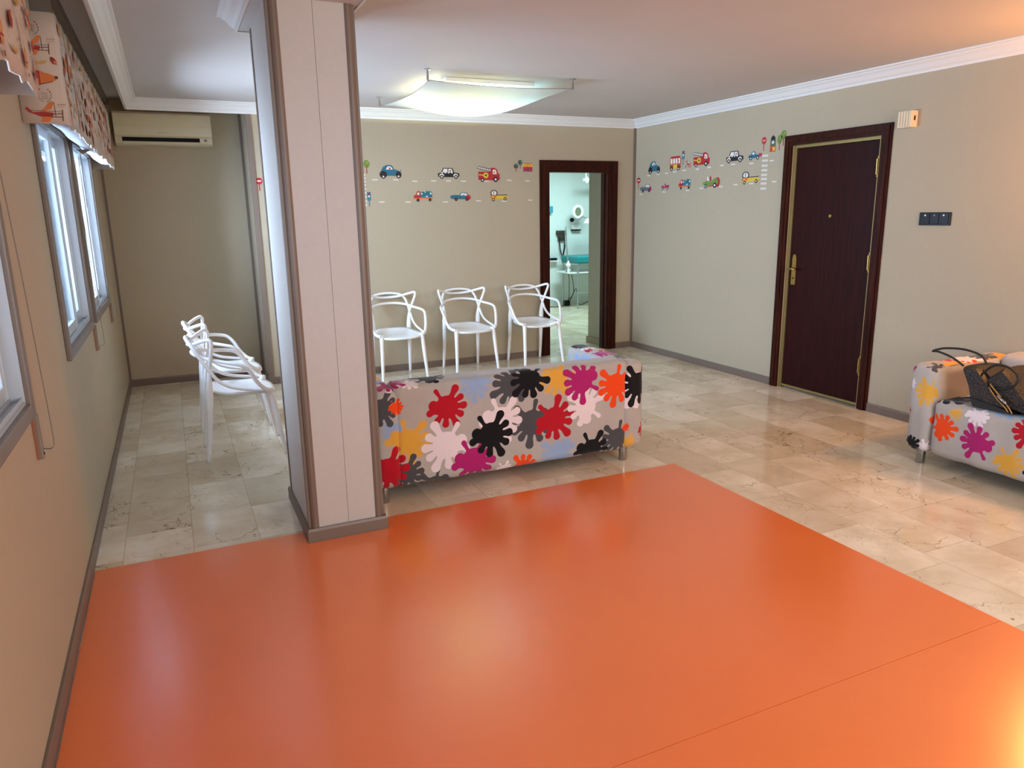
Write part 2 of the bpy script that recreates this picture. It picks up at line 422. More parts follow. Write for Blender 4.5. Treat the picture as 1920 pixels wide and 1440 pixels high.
for i, (a, b) in enumerate(WIN): window(i + 1, a, b)
r = tag(empty('window_5', (2.2, YF, .9)), kind='structure')   # added window behind the camera, an opening for the front fill light
bm = bmesh.new()
for x0, x1, z0, z1 in ((-1.2, -1.13, 0, 1.2), (1.13, 1.2, 0, 1.2), (-1.13, 1.13, 0, .07), (-1.13, 1.13, 1.13, 1.2), (-.03, .03, .07, 1.13)): box(bm, x0, x1, -.09, -.03, z0, z1)
obj('sash', bm, ALUW, r)
bm = bmesh.new(); box(bm, -1.13, -.03, -.063, -.057, .07, 1.13); box(bm, .03, 1.13, -.063, -.057, .07, 1.13); obj('pane', bm, GLASS, r)

# ------------------------------------------------------------------ doors
def casing_poly(bm, axis, pos, a0, a1, top, w, t, sgn):
    """three stepped boards round an opening on a wall plane; axis 'y' for the back wall (boards in x), 'x' for the right wall"""
    for (lo, hi, d) in ((0, w * .34, t * .75), (w * .34, w * .8, t), (w * .8, w, t * .6)):
        for (u0, u1, z0, z1) in ((a0 - hi, a0 - lo, 0, top + hi), (a1 + lo, a1 + hi, 0, top + hi), (a0 - lo, a1 + lo, top + lo, top + hi)):
            q0, q1 = sorted((pos, pos + sgn * d))
            if axis == 'y': box(bm, u0, u1, q0, q1, z0, z1)
            else: box(bm, q0, q1, u0, u1, z0, z1)
# exam doorway (open, no leaf in sight)
r = tag(empty('door_2', ((DX0 + DX1) / 2, YB, 0)), kind='structure')
ox, oy = (DX0 + DX1) / 2, YB
bm = bmesh.new(); casing_poly(bm, 'y', YB - .0005, DX0, DX1, DZ, .10, .022, -1); bmesh.ops.translate(bm, verts=bm.verts, vec=(-ox, -oy, 0)); obj('door_casing', bm, FRAMEW, r)
bm = bmesh.new(); box(bm, DX0, DX0 + .02, YB, YB + .125, 0, DZ); box(bm, DX1 - .02, DX1, YB, YB + .125, 0, DZ); box(bm, DX0 + .02, DX1 - .02, YB, YB + .125, DZ - .02, DZ)
box(bm, DX1 - .032, DX1 - .02, YB + .06, YB + .125, 0, DZ - .02); box(bm, DX0 + .02, DX0 + .03, YB + .06, YB + .125, 0, DZ - .02)
bmesh.ops.translate(bm, verts=bm.verts, vec=(-ox, -oy, 0)); obj('door_jamb', bm, FRAMEW, r)
# entrance door
r = tag(empty('door_1', (XR, (FY0 + FY1) / 2, 0)), kind='structure'); ox, oy = XR, (FY0 + FY1) / 2
def DD(name, bm, mat, parent=r, **kw):
    bmesh.ops.translate(bm, verts=bm.verts, vec=(-ox, -oy, 0)); return obj(name, bm, mat, parent, **kw)
bm = bmesh.new(); casing_poly(bm, 'x', XR + .0005, FY0, FY1, FZ - .01, .082, .026, -1); DD('door_casing', bm, FRAMEW)
bm = bmesh.new()
box(bm, XR + .012, XR + .10, FY0, FY0 + .032, .0, FZ); box(bm, XR + .012, XR + .10, FY1 - .032, FY1, .0, FZ); box(bm, XR + .012, XR + .10, FY0 + .032, FY1 - .032, FZ - .032, FZ)
DD('gold_frame', bm, GOLDST)
bm = bmesh.new(); box(bm, XR + .022, XR + .07, FY0 + .034, FY1 - .034, .035, FZ - .034, bev=.003); leaf = DD('door_leaf', bm, DOORW)
bm = bmesh.new(); box(bm, XR + .014, XR + .06, FY0 + .034, FY1 - .034, .016, .034); DD('threshold_strip', bm, GOLDST)
for z in (.28, 1.08, 1.78):
    bm = bmesh.new(); lathe(bm, [(.009, 0), (.009, .055), (.010, .056), (.010, .11)], (XR + .008, FY0 + .034, z)); box(bm, XR + .006, XR + .012, FY0 + .004, FY0 + .034, z - .02, z + .13)
    DD('hinge', bm, BRASS, smooth=False)
bm = bmesh.new()
pl = [(-.022, -.11), (.022, -.11), (.024, -.09), (.022, .11), (.014, .14), (0, .146), (-.014, .14), (-.022, .11), (-.024, -.09)]
prism(bm, [(FY1 - .085 + a, 1.02 + b) for a, b in pl] , 'x', XR + .014, XR + .022)
hp = DD('handle_plate', bm, BRASS, leaf)
bm = bmesh.new(); tube(bm, [(XR + .02, FY1 - .085, 1.045), (XR - .03, FY1 - .085, 1.045), (XR - .042, FY1 - .095, 1.046), (XR - .043, FY1 - .12, 1.048), (XR - .038, FY1 - .15, 1.040)], [.010, .009, .010, .009, .007], 10, 4)
DD('lever', bm, BRASS, leaf, smooth=True)
bm = bmesh.new(); lathe(bm, [(.006, XR + .008), (.0061, XR + .014)], (0, FY1 - .085, .965), 'x', 14); DD('keyhole', bm, BLACKP, leaf)
bm = bmesh.new(); lathe(bm, [(.012, XR + .01), (.014, XR + .014), (.014, XR + .022)], (0, 4.36, 1.48), 'x', 18); DD('peephole', bm, BRASS, leaf)

# ------------------------------------------------------------------ orange mats
bm = bmesh.new(); prism(bm, [(-.462, 1.5005), (2.712, 1.5005), (2.712, 3.517), (.850, 3.520), (.850, 3.383), (.452, 3.383), (.452, 3.527), (-.462, 3.531)], 'z', .0005, .0045)
o = obj('floor_mat', bm, VINYL); tag(o, 'large glossy orange vinyl mat cut around the foot of the column', 'floor mat', 'orange floor mats')
bm = bmesh.new(); prism(bm, [(-.462, -.6), (2.712, -.6), (2.712, 1.4985), (-.462, 1.4985)], 'z', .0005, .0045)
o = obj('floor_mat', bm, VINYL); tag(o, 'orange vinyl mat in the foreground, below the thin dark seam', 'floor mat', 'orange floor mats')

# ------------------------------------------------------------------ printed valances over the windows
FAB = plain('valance_fabric', (196, 182, 168), .85, var=.03, bump=.2, bscale=500)
VC = dict(o=(206, 118, 66), r=(158, 52, 44), t=(190, 156, 96), b=(98, 56, 44), g=(126, 116, 110))
VMATS = [FAB] + [plain('print_' + k, v, .85) for k, v in VC.items()]; VIX = {k: i + 1 for i, k in enumerate(VC)}
def ell(cx, cy, rx, ry, n=14, a0=0, a1=2 * PI, rot=0):
    out = []
    for i in range(n):
        a = a0 + (a1 - a0) * i / (n if a1 - a0 > 6.28 else n - 1)
        x, y = rx * math.cos(a), ry * math.sin(a); out.append((cx + x * math.cos(rot) - y * math.sin(rot), cy + x * math.sin(rot) + y * math.cos(rot)))
    return out
def bar(x0, y0, x1, y1, w):
    d = math.hypot(x1 - x0, y1 - y0) or 1; nx, ny = -(y1 - y0) / d * w / 2, (x1 - x0) / d * w / 2
    return [(x0 + nx, y0 + ny), (x1 + nx, y1 + ny), (x1 - nx, y1 - ny), (x0 - nx, y0 - ny)]
def biplane(f=1):
    return [('r', [(-.5, .12), (-.42, .02), (0, -.14), (.2, -.14), (.25, .02), (.0, .05), (-.3, .02), (-.45, .18)]), ('o', [(-.1, .05), (.2, .12), (.3, .34), (.2, .36), (.0, .14)]),
            ('o', [(-.05, -.1), (.2, -.1), (.1, -.26), (-.12, -.26)]), ('b', bar(.2, -.02, .5, .0, .02)), ('b', bar(.2, -.1, .5, -.1, .02)), ('b', bar(.48, -.22, .5, .12, .025)), ('b', bar(.3, -.1, .3, .32, .015)), ('b', bar(-.4, .07, .45, .06, .012))]
def balloon():
    return [('o', ell(0, .15, .26, .34)), ('t', ell(0, .15, .08, .33)), ('r', bar(-.24, .02, .24, .02, .05)), ('b', [(-.08, -.42), (.08, -.42), (.09, -.3), (-.09, -.3)]), ('b', bar(-.1, -.14, -.06, -.32, .012)), ('b', bar(.1, -.14, .06, -.32, .012))]
def airship():
    return [('o', ell(-.1, 0, .42, .22)), ('r', bar(.02, -.2, .02, .2, .09)), ('r', bar(-.1, -.21, -.1, .21, .03)), ('o', [(.25, .14), (.48, .05), (.48, -.06), (.25, -.14)]), ('b', ell(.5, .02, .05, .05, 8)), ('b', bar(-.1, -.24, .4, -.1, .02))]
def wreath():
    out = [('b', bar(-.14, .08 - .08 * k, .14, .08 - .08 * k, .014)) for k in range(4)]
    for s in (-1, 1):
        for k in range(6):
            a = -1.2 + k * .42; out.append(('r' if k > 3 else 'g', ell(s * .28 * math.cos(a), .3 * math.sin(a), .05, .022, 6, rot=a + PI / 2 if s > 0 else PI / 2 - a)))
    return out
def wings():
    return [('t', [(-.45, .12), (-.2, .1), (0, -.02), (-.15, -.08), (-.35, 0)]), ('t', [(.45, .12), (.2, .1), (0, -.02), (.15, -.08), (.35, 0)]), ('t', ell(0, 0, .08, .08, 8))]
def rose():
    return [('r', ell(0, 0, .2, .3, 9, rot=.5)), ('b', bar(-.2, .3, .25, -.3, .03)), ('b', ell(-.1, .22, .1, .06, 7, rot=.8)), ('o', ell(.1, -.1, .1, .14, 7))]
def script():
    return [('b', bar(-.3 + k * .12, -.05 + (.08 if k % 2 else 0), -.2 + k * .12, .06 - (.08 if k % 2 else 0), .025)) for k in range(5)] + [('g', bar(-.35, -.14, .3, -.14, .01)), ('g', bar(-.3, -.2, .25, -.2, .01))]
MOT = [biplane, balloon, airship, wreath, wings, rose, script]
def valance(y0, y1, label, lined, end_print=True):
    xf, z0, z1, th = -.318, 1.925, 2.345, .006
    root = tag(empty('window_valance', (XL, (y0 + y1) / 2, z0)), label, 'valance', 'printed fabric valances over the windows')
    O = Vector((XL, (y0 + y1) / 2, z0))
    bm = bmesh.new(); rng = random.Random(int(y0 * 10))
    # U-shaped strip: near end, front, far end; bottom edge gently scalloped
    path = [(-.4835 + .004, y0)] + [(xf - .02 * 0, y0)] ; n = int((y1 - y0) / .05)
    pts = [(XL + .003, y0), (xf - .012, y0), (xf, y0 + .012)] + [(xf + .004 * math.sin(k * 1.7), y0 + (y1 - y0) * k / n) for k in range(1, n)] + [(xf, y1 - .012), (xf - .012, y1), (XL + .003, y1)]
    rows = 4
    def skin(off):
        g = []
        for i, (x, y) in enumerate(pts):
            front = 2 <= i < len(pts) - 2
            dz = (.007 * math.sin(i * 2.1) + .005 * math.sin(i * .9 + 1)) if front else 0
            a = pts[max(i - 1, 0)]; b = pts[min(i + 1, len(pts) - 1)]; d = Vector((b[0] - a[0], b[1] - a[1])).normalized()
            nx, ny = d.y, -d.x
            g.append([bm.verts.new((x + nx * off, y + ny * off, (z0 + dz) * (1 - r / rows) + z1 * r / rows)) for r in range(rows + 1)])
        return g
    A, B = skin(0), skin(-th)
    for G in (A, B):
        for i in range(len(G) - 1):
            for r in range(rows): bm.faces.new((G[i][r], G[i + 1][r], G[i + 1][r + 1], G[i][r + 1]))
    for i in range(len(A) - 1):
        for r in (0, rows): bm.faces.new((A[i][r], A[i + 1][r], B[i + 1][r], B[i][r]))
    for e in (0, -1):
        for r in range(rows): bm.faces.new((A[e][r], A[e][r + 1], B[e][r + 1], B[e][r]))
    for f in bm.faces: f.smooth = True
    bmesh.ops.recalc_face_normals(bm, faces=bm.faces)
    def decal(shape, P0, U, V, N, size):
        for k, (c, poly) in enumerate(shape):
            vs = [bm.verts.new(P0 + U * (p[0] * size) + V * (p[1] * size) + N * (.0016 + .0003 * k)) for p in poly]
            try: f = bm.faces.new(vs)
            except ValueError: continue
            f.material_index = VIX[c]
    V = Vector((0, 0, 1))
    # end face toward the camera: a column of prints
    N, U = Vector((0, -1, 0)), Vector((1, 0, 0))
    ex = (XL + xf) / 2
    for m, dx, z, s in ((biplane, .0, 1.965, .13), (wreath, .01, 2.035, .085), (airship, -.005, 2.10, .13), (wings, 0, 2.155, .085), (biplane, -.01, 2.215, .12), (wreath, .0, 2.285, .085), (script, .06, 2.245, .05), (script, .065, 2.0, .05), (rose, .058, 2.165, .05)):
        decal(m(), Vector((ex + dx, y0, z)), U, V, N, s)
    # front
    N, U = Vector((1, 0, 0)), Vector((0, 1, 0)); y = y0 + .07; col = 0
    while y < y1 - .06:
        z = z0 + .055 + (.045 if col % 2 else 0)
        while z < z1 - .03:
            m = rng.choice(MOT); a = rng.uniform(-.3, .3) + (PI / 2 if rng.random() < .4 else 0); s = rng.uniform(.085, .125)
            Ur, Vr = U * math.cos(a) + V * math.sin(a), V * math.cos(a) - U * math.sin(a)
            decal(m(), Vector((xf + .0045, y + rng.uniform(-.012, .012), z)), Ur, Vr, N, s); z += .078
        y += .088; col += 1
    bmesh.ops.translate(bm, verts=bm.verts, vec=-O)
    me = bpy.data.meshes.new('printed_cloth'); bm.to_mesh(me); bm.free(); link('printed_cloth', me, VMATS, root)
    if lined:
        bm = bmesh.new(); n = 24
        # folded white blind hanging inside: sagging underside
        for s in range(2):
            pass
        rows_ = []
        for i in range(n + 1):
            y = y0 + .03 + (y1 - y0 - .06) * i / n; sag = .012 * math.sin(i / n * PI * 4) ** 2
            rows_.append([bm.verts.new((x - O.x, y - O.y, z - O.z)) for x, z in ((XL + .045, 2.03), (XL + .05, 1.985 - sag), (XL + .09, 1.955 - sag), (xf - .02, 1.945 - sag * .5), (xf - .01, 1.975), (xf - .01, 2.03))])
        for a, b in zip(rows_, rows_[1:]):
            for k in range(6): bm.faces.new((a[k], a[(k + 1) % 6], b[(k + 1) % 6], b[k]))
        bm.faces.new(rows_[0]); bm.faces.new(rows_[-1])
        obj('blind_lining', bm, LINING, root, smooth=True)
        bm = bmesh.new()
        for yy in ((y0 + y1) / 2 + .06,):
            tube(bm, [(XL + .06 - O.x, yy - O.y, 1.95 - O.z), (XL + .055 - O.x, yy - O.y, 1.62 - O.z)], .002, 6)
            prism(bm, [(XL + .04 - O.x, 1.953 - O.z), (XL + .12 - O.x, 1.953 - O.z), (XL + .07 - O.x, 1.925 - O.z)], 'y', yy - .004 - O.y, yy + .004 - O.y)
        obj('pull_cord', bm, GREYT, root)
    return root
valance(3.62, 6.66, 'cream valance with red biplane and balloon prints over the two far windows', True)
valance(1.30, 2.84, 'near printed valance, cropped by the left edge of the photo', False)

# shutter straps
def strap(y, ztop, label):
    r = tag(empty('shutter_strap', (XL, y, .76)), label, 'shutter strap', 'shutter straps beside the windows')
    bm = bmesh.new(); box(bm, .001, .020, -.012, .012, 0.0, .155, bev=.004); obj('winder_cover', bm, plain('winder_grey', (128, 114, 100), .4) if 'winder_grey' not in bpy.data.materials else bpy.data.materials['winder_grey'], r)
    bm = bmesh.new(); box(bm, .001, .008, -.0135, -.0125, .0, .15); obj('winder_edge', bm, TERRA, r)
    bm = bmesh.new()
    pts = [(.022, -.004, .035), (.045, .02, .03), (.048, .03, .08), (.044, .024, .3), (.038, .012, .6), (.030, -.002, .9), (.022, -.012, ztop - .76)]
    P = catmull(pts, 6); prev = None
    for p in P:
        c = [bm.verts.new(p + Vector(d)) for d in ((0, -.007, 0), (0, .007, 0), (.0014, .007, 0), (.0014, -.007, 0))]
        if prev:
            for k in range(4): bm.faces.new((prev[k], prev[(k + 1) % 4], c[(k + 1) % 4], c[k]))
        prev = c
    obj('woven_strap', bm, STRAPM, r)
    bm = bmesh.new(); lathe(bm, [(.004, .02), (.004, .0225)], (0, 0, .018), 'x', 10); obj('screw', bm, BLACKP, r)
strap(2.80, 1.95, 'grey shutter strap on the wall beside the nearest window')
strap(5.10, 2.0, 'grey shutter strap between the two far windows')
strap(6.50, 2.0, 'thin shutter strap beside the window nearest the air conditioner')

# ------------------------------------------------------------------ air conditioner
AX0, AX1, AZ0, AZ1, AY = -.327, .458, 2.178, 2.462, YB2
r = tag(empty('air_conditioner', ((AX0 + AX1) / 2, AY, AZ0)), 'cream wall-mounted split air conditioner high in the recess corner', 'air conditioner')
O = Vector(((AX0 + AX1) / 2, AY, AZ0)); hw = (AX1 - AX0) / 2
bm = bmesh.new(); prof = [(-.001, .0), (-.11, .004), (-.155, .02), (-.178, .068), (-.19, .075), (-.196, .15), (-.185, .262), (-.165, .28), (-.001, .284)]
prism(bm, prof, 'x', -hw, hw); obj('body', bm, ACW, r)
bm = bmesh.new(); prism(bm, [(-.190, .076), (-.200, .082), (-.203, .15), (-.192, .262), (-.184, .264)], 'x', -hw + .003, hw - .003); obj('front_panel', bm, ACW, r)
bm = bmesh.new(); prism(bm, [(-.15, .016), (-.1555, .0195), (-.181, .0665), (-.176, .0675)], 'x', -hw + .055, hw - .105); obj('air_outlet', bm, DARK, r)
bm = bmesh.new(); prism(bm, [(-.152, .008), (-.160, .014), (-.172, .033), (-.166, .034)], 'x', -hw + .058, hw - .107); obj('louvre', bm, ACW, r)
bm = bmesh.new(); prism(bm, [(-.170, .042), (-.1715, .041), (-.1795, .060), (-.178, .0605)], 'x', hw - .07, hw - .045); obj('display', bm, GREYT, r)
bm = bmesh.new(); box(bm, -.05, .04, -.2018, -.200, .104, .1065); obj('maker_mark', bm, GREYT, r)

# ------------------------------------------------------------------ ceiling lamp with stretched cloth
LX0, LX1, LY0, LY1 = 1.750, 2.868, 5.12, 6.38
r = tag(empty('ceiling_lamp', ((LX0 + LX1) / 2, (LY0 + LY1) / 2, ZC)), 'white stretched cloth ceiling lamp hung from four corner brackets', 'ceiling lamp')
O = Vector(((LX0 + LX1) / 2, (LY0 + LY1) / 2, ZC)); hx, hy = (LX1 - LX0) / 2, (LY1 - LY0) / 2
bm = bmesh.new(); n = 36; V = []
for i in range(n + 1):
    row = []
    for j in range(n + 1):
        u, v = -1 + 2 * i / n, -1 + 2 * j / n
        # edges bow inwards; middle sags
        x = u * hx * (1 - .06 * (1 - v * v)); y = v * hy * (1 - .06 * (1 - u * u))
        z = -.068 - .012 * (1 - u * u) - .016 * (1 - v * v) - .105 * (1 - u * u) * (1 - v * v)
        row.append(bm.verts.new((x, y, z)))
    V.append(row)
for i in range(n):
    for j in range(n): bm.faces.new((V[i][j], V[i + 1][j], V[i + 1][j + 1], V[i][j + 1]))
obj('cloth_diffuser', bm, CLOTH, r, smooth=True)
for sx in (-1, 1):
    for sy in (-1, 1):
        bm = bmesh.new(); cx, cy = sx * (hx + .012), sy * (hy + .008)
        lathe(bm, [(.022, -.001), (.022, -.004), (.006, -.006), (.007, -.05), (.009, -.055), (.009, -.072), (.004, -.075)], (cx, cy, 0), 'z', 14)
        tube(bm, [(cx, cy, -.066), (sx * hx * .985, sy * hy * .985, -.069)], .003, 6)
        obj('corner_bracket', bm, CHROME, r, smooth=True, sharp=40)
for name, e in (('edge_wire', None),):
    bm = bmesh.new()
    for k in range(4):
        pts = []
        for t in range(17):
            w = -1 + 2 * t / 16; u, v = [(w, -1), (1, w), (-w, 1), (-1, -w)][k]
            pts.append((u * hx * (1 - .06 * (1 - v * v)), v * hy * (1 - .06 * (1 - u * u)), -.068 - .012 * (1 - u * u) - .016 * (1 - v * v)))
        tube(bm, pts, .0022, 6)
    obj(name, bm, STRAPM, r)
bm = bmesh.new(); box(bm, 1.95 - O.x, 2.67 - O.x, 5.33 - O.y, 5.47 - O.y, -.030, -.001, bev=.004); obj('light_fitting', bm, WHITEP, r)
warm, cool = emit('warm_tube', (255, 238, 150), 125), emit('cool_tube', (165, 230, 255), 118)
for k, (x, m) in enumerate(((1.98, warm), (2.36, cool))):
    bm = bmesh.new(); tube(bm, [(x - O.x, 5.72 - O.y, -.05), (x - O.x + .34, 5.72 - O.y, -.05)], .014, 12); obj('tube', bm, m, r)

# ------------------------------------------------------------------ chairs
def make_chair(label, group):
    r = tag(empty('armchair'), label, 'chair', group)
    W = WHITEP
    # seat: rounded trapezoid shell, dished
    bm = bmesh.new(); nu, nr = 40, 8; rings = []
    def outline(a):
        c, s = math.cos(a), math.sin(a)
        e = .62; x = math.copysign(abs(c) ** e, c); y = math.copysign(abs(s) ** e, s)
        w = .232 - .036 * (y + 1) / 2 * 1.2
        return x * w, -.01 + y * (.215 if y < 0 else .205)
    def zs(x, y, q): return .448 - .022 * (1 - q * q) + (-.010 * (y / .2) ** 2 if y < 0 else .026 * (y / .2) ** 2) * q
    top, bot = [], []
    for k in range(nr + 1):
        q = k / nr; ra, rb = [], []
        for i in range(nu):
            x, y = outline(2 * PI * i / nu); x, y = x * q, -.01 + (y + .01) * q
            z = zs(x, y, q) - .010 * max(0, (-y - .15) / .06)
            ra.append((x, y, z)); rb.append((x, y, z - (.020 if q < 1 else .016)))
        top.append(ra); bot.append(rb)
    def ring(rs, flip):
        c = bm.verts.new(rs[0][0]); prev = None
        for k in range(1, nr + 1):
            cur = [bm.verts.new(p) for p in rs[k]]
            for i in range(nu):
                j = (i + 1) % nu
                bm.faces.new((c, cur[i], cur[j]) if prev is None else (prev[i], cur[i], cur[j], prev[j]))
            prev = cur
        return prev
    a, b = ring(top, 0), ring(bot, 1)
    for i in range(nu): bm.faces.new((a[i], a[(i + 1) % nu], b[(i + 1) % nu], b[i]))
    obj('seat', bm, W, r, smooth=True)
    for s in (-1, 1):
        bm = bmesh.new(); tube(bm, [(s * .19, -.165, .446), (s * .197, -.185, .40), (s * .208, -.215, .2), (s * .221, -.243, .0)], [.024, .019, .0165, .0125], 12, 5); obj('leg', bm, W, r, smooth=True)
        bm = bmesh.new(); tube(bm, [(s * .188, .176, .60), (s * .186, .186, .50), (s * .183, .192, .42), (s * .186, .215, .2), (s * .190, .243, .0)], [.009, .020, .022, .0165, .0125], 12, 5); obj('leg', bm, W, r, smooth=True)
    def loop(name, half, rad):
        bm = bmesh.new(); pts = half + [(-x, y, z) for x, y, z in reversed(half[:-1])]
        tube(bm, pts, rad, 10, 7); obj(name, bm, W, r, smooth=True)
    # arm hoop: rises at the front sides, turns at the elbow and runs round the back low
    loop('arm_hoop', [(.205, -.19, .446), (.236, -.15, .456), (.262, -.10, .51), (.275, -.06, .585), (.280, -.015, .632), (.266, .045, .650), (.225, .115, .663), (.194, .17, .675), (.15, .22, .688), (.08, .255, .697), (0, .265, .700)], [.0145, .0122, .012, .012, .0145])
    # inner hoop: sweeps back along the seat side then arches over the top
    loop('inner_hoop', [(.228, -.14, .450), (.224, -.04, .465), (.214, .06, .490), (.204, .13, .535), (.197, .175, .60), (.188, .215, .67), (.172, .25, .735), (.135, .275, .777), (.07, .288, .792), (0, .292, .796)], [.0105, .012, .012, .012, .0105])
    # outer hoop: rises outwards from the rear legs into two raised corners and dips in the middle
    loop('outer_hoop', [(.168, .188, .45), (.173, .185, .53), (.190, .173, .62), (.222, .158, .71), (.246, .150, .780), (.246, .158, .802), (.232, .178, .803), (.18, .222, .785), (.10, .265, .762), (0, .282, .754)], [.012, .012, .012, .012, .012])
    return r
def copy_tree(o, parent=None):
    c = o.copy(); COL.objects.link(c)
    if parent is not None: c.parent = parent
    for ch in list(o.children): copy_tree(ch, c)
    return c
G1, G2 = 'white hooped chairs along the back wall', 'white hooped chairs in the side recess'
proto = make_chair('white hooped-back plastic armchair, half hidden behind the column, leftmost along the back wall', G1)
for k, (x, y, rz, lab, g) in enumerate((
        (1.892, 6.785, 0, None, G1),
        (2.632, 6.79, 0, 'white hooped-back plastic armchair, middle one along the back wall', G1),
        (3.367, 6.79, 0, 'white hooped-back plastic armchair in front of the dark doorway frame', G1),
        (.318, 5.10, PI / 2, 'white hooped-back plastic armchair in the recess, nearer of the pair seen side-on', G2),
        (.318, 5.86, PI / 2, 'white hooped-back plastic armchair in the recess, farther of the pair seen side-on', G2))):
    o = proto if k == 0 else copy_tree(proto)
    o.location = (x, y, 0); o.rotation_euler = (0, 0, rz)
    if lab: o['label'] = lab; o['group'] = g

# ------------------------------------------------------------------ splat-print sofas
# Hand-like blot: tapered capsules joined to a round body. (angle, start, end, r0, r1)
FING = [(122, 0, .90, .30, .10), (170, 0, .62, .34, .22), (196, .4, .84, .24, .15), (62, .1, .93, .185, .165), (30, .1, .79, .175, .15), (-1, .1, .84, .175, .16), (-31, .1, .79, .175, .15), (-62, .1, .97, .185, .17), (-95, .1, .82, .175, .15), (-127, .1, .76, .18, .14)]
def splat_sdf(U, V, cx, cy, R, rot, mir):
    x, y = (U - cx) / R, (V - cy) / R
    c, s = math.cos(-rot), math.sin(-rot); x, y = c * x - s * y, s * x + c * y
    if mir: x = -x
    # bend a little so the fingers curl
    d = np.hypot(x, y); dd = d - .53
    for a, t0, t1, r0, r1 in FING:
        a = math.radians(a); ax, ay, bx, by = t0 * math.cos(a), t0 * math.sin(a), t1 * math.cos(a), t1 * math.sin(a)
        px, py = x - ax, y - ay; ex, ey = bx - ax, by - ay
        h = np.clip((px * ex + py * ey) / (ex * ex + ey * ey), 0, 1)
        q = np.hypot(px - ex * h, py - ey * h) - (r0 + (r1 * .78 - r0) * np.minimum(h * 1.7, 1) + (r1 * .34) * np.clip((h - .7) / .3, 0, 1))
        k = .05; hh = np.clip(.5 + .5 * (q - dd) / k, 0, 1)
        dd = q * (1 - hh) + dd * hh - k * hh * (1 - hh)
    return dd * R
def rbox(name, size, r, parent, loc, unwrap, splats, h=.010, wr=.003, seed=0, bulge=0.0):
    """rounded box (0..size) at loc, gridded finely, cloth-wrinkled, with the blot distances stored per vertex"""
    sx, sy, sz = size; verts = {}; faces = []; co = []
    def vid(p):
        k = (round(p[0] * 1e5), round(p[1] * 1e5), round(p[2] * 1e5))
        if k not in verts: verts[k] = len(co); co.append(p)
        return verts[k]
    def lins(L): n = max(2, int(math.ceil(L / h))); return [L * i / n for i in range(n + 1)]
    X, Y, Z = lins(sx), lins(sy), lins(sz)
    def grid(A, B, f, flip):
        ids = [[vid(f(a, b)) for b in B] for a in A]
        for i in range(len(A) - 1):
            for j in range(len(B) - 1):
                q = (ids[i][j], ids[i + 1][j], ids[i + 1][j + 1], ids[i][j + 1]); faces.append(q[::-1] if flip else q)
    grid(X, Y, lambda a, b: (a, b, 0.0), True); grid(X, Y, lambda a, b: (a, b, sz), False)
    grid(X, Z, lambda a, b: (a, 0.0, b), False); grid(X, Z, lambda a, b: (a, sy, b), True)
    grid(Y, Z, lambda a, b: (0.0, a, b), True); grid(Y, Z, lambda a, b: (sx, a, b), False)
    P = np.array(co, float); L = np.array(loc)
    W = P + L
    U, V = unwrap(W, P, np.array(size))
    S = np.array(size); q = np.clip(P, r, S - r); d = P - q; n = np.linalg.norm(d, axis=1, keepdims=True)
    nn = np.where(n > 1e-9, d / np.maximum(n, 1e-9), 0); Q = q + nn * r
    w = wr * (np.sin(W[:, 0] * 17 + W[:, 2] * 9 + seed) * np.sin(W[:, 2] * 21 - W[:, 1] * 13 + seed * 2) + .6 * np.sin(W[:, 1] * 31 + W[:, 0] * 23 + seed))
    Q += nn * w[:, None]
    if bulge:
        f = np.sin(np.clip(P[:, 0] / sx, 0, 1) * PI) * np.sin(np.clip(P[:, 1] / sy, 0, 1) * PI); Q[:, 2] += np.where(P[:, 2] > sz * .5, f * bulge, 0)
    me = bpy.data.meshes.new(name); me.from_pydata((Q + L).tolist(), [], faces); me.update()
    for nm, rgb, sw in SPC:
        dd = np.full(len(P), 9.0)
        for k, (c, cx, cy, R, rot, mir) in enumerate(splats):
            if c == nm: dd = np.minimum(dd, splat_sdf(U, V, cx, cy, R, math.radians(rot), mir))
        at = me.attributes.new('sdf_' + nm, 'FLOAT', 'POINT'); at.data.foreach_set('value', dd.astype(np.float32))
    return link(name, me, SPLAT, parent, smooth=True)
def scatter(seed, u0, u1, v0, v1, step=.165):
    rng = random.Random(seed); out = []; v = v0; k = 0
    cols = ['red', 'white', 'grey', 'blue', 'magenta', 'black', 'yellow', 'orange']; last = None
    while v < v1:
        u = u0 + (step * .5 if k % 2 else 0)
        while u < u1:
            c = rng.choice([q for q in cols if q != last]); last = c
            out.append((c, u + rng.uniform(-.04, .04), v + rng.uniform(-.03, .03), rng.uniform(.10, .135), rng.uniform(-40, 40) + rng.choice((0, 0, 150)), rng.random() < .5)); u += step
        v += step; k += 1
    return out
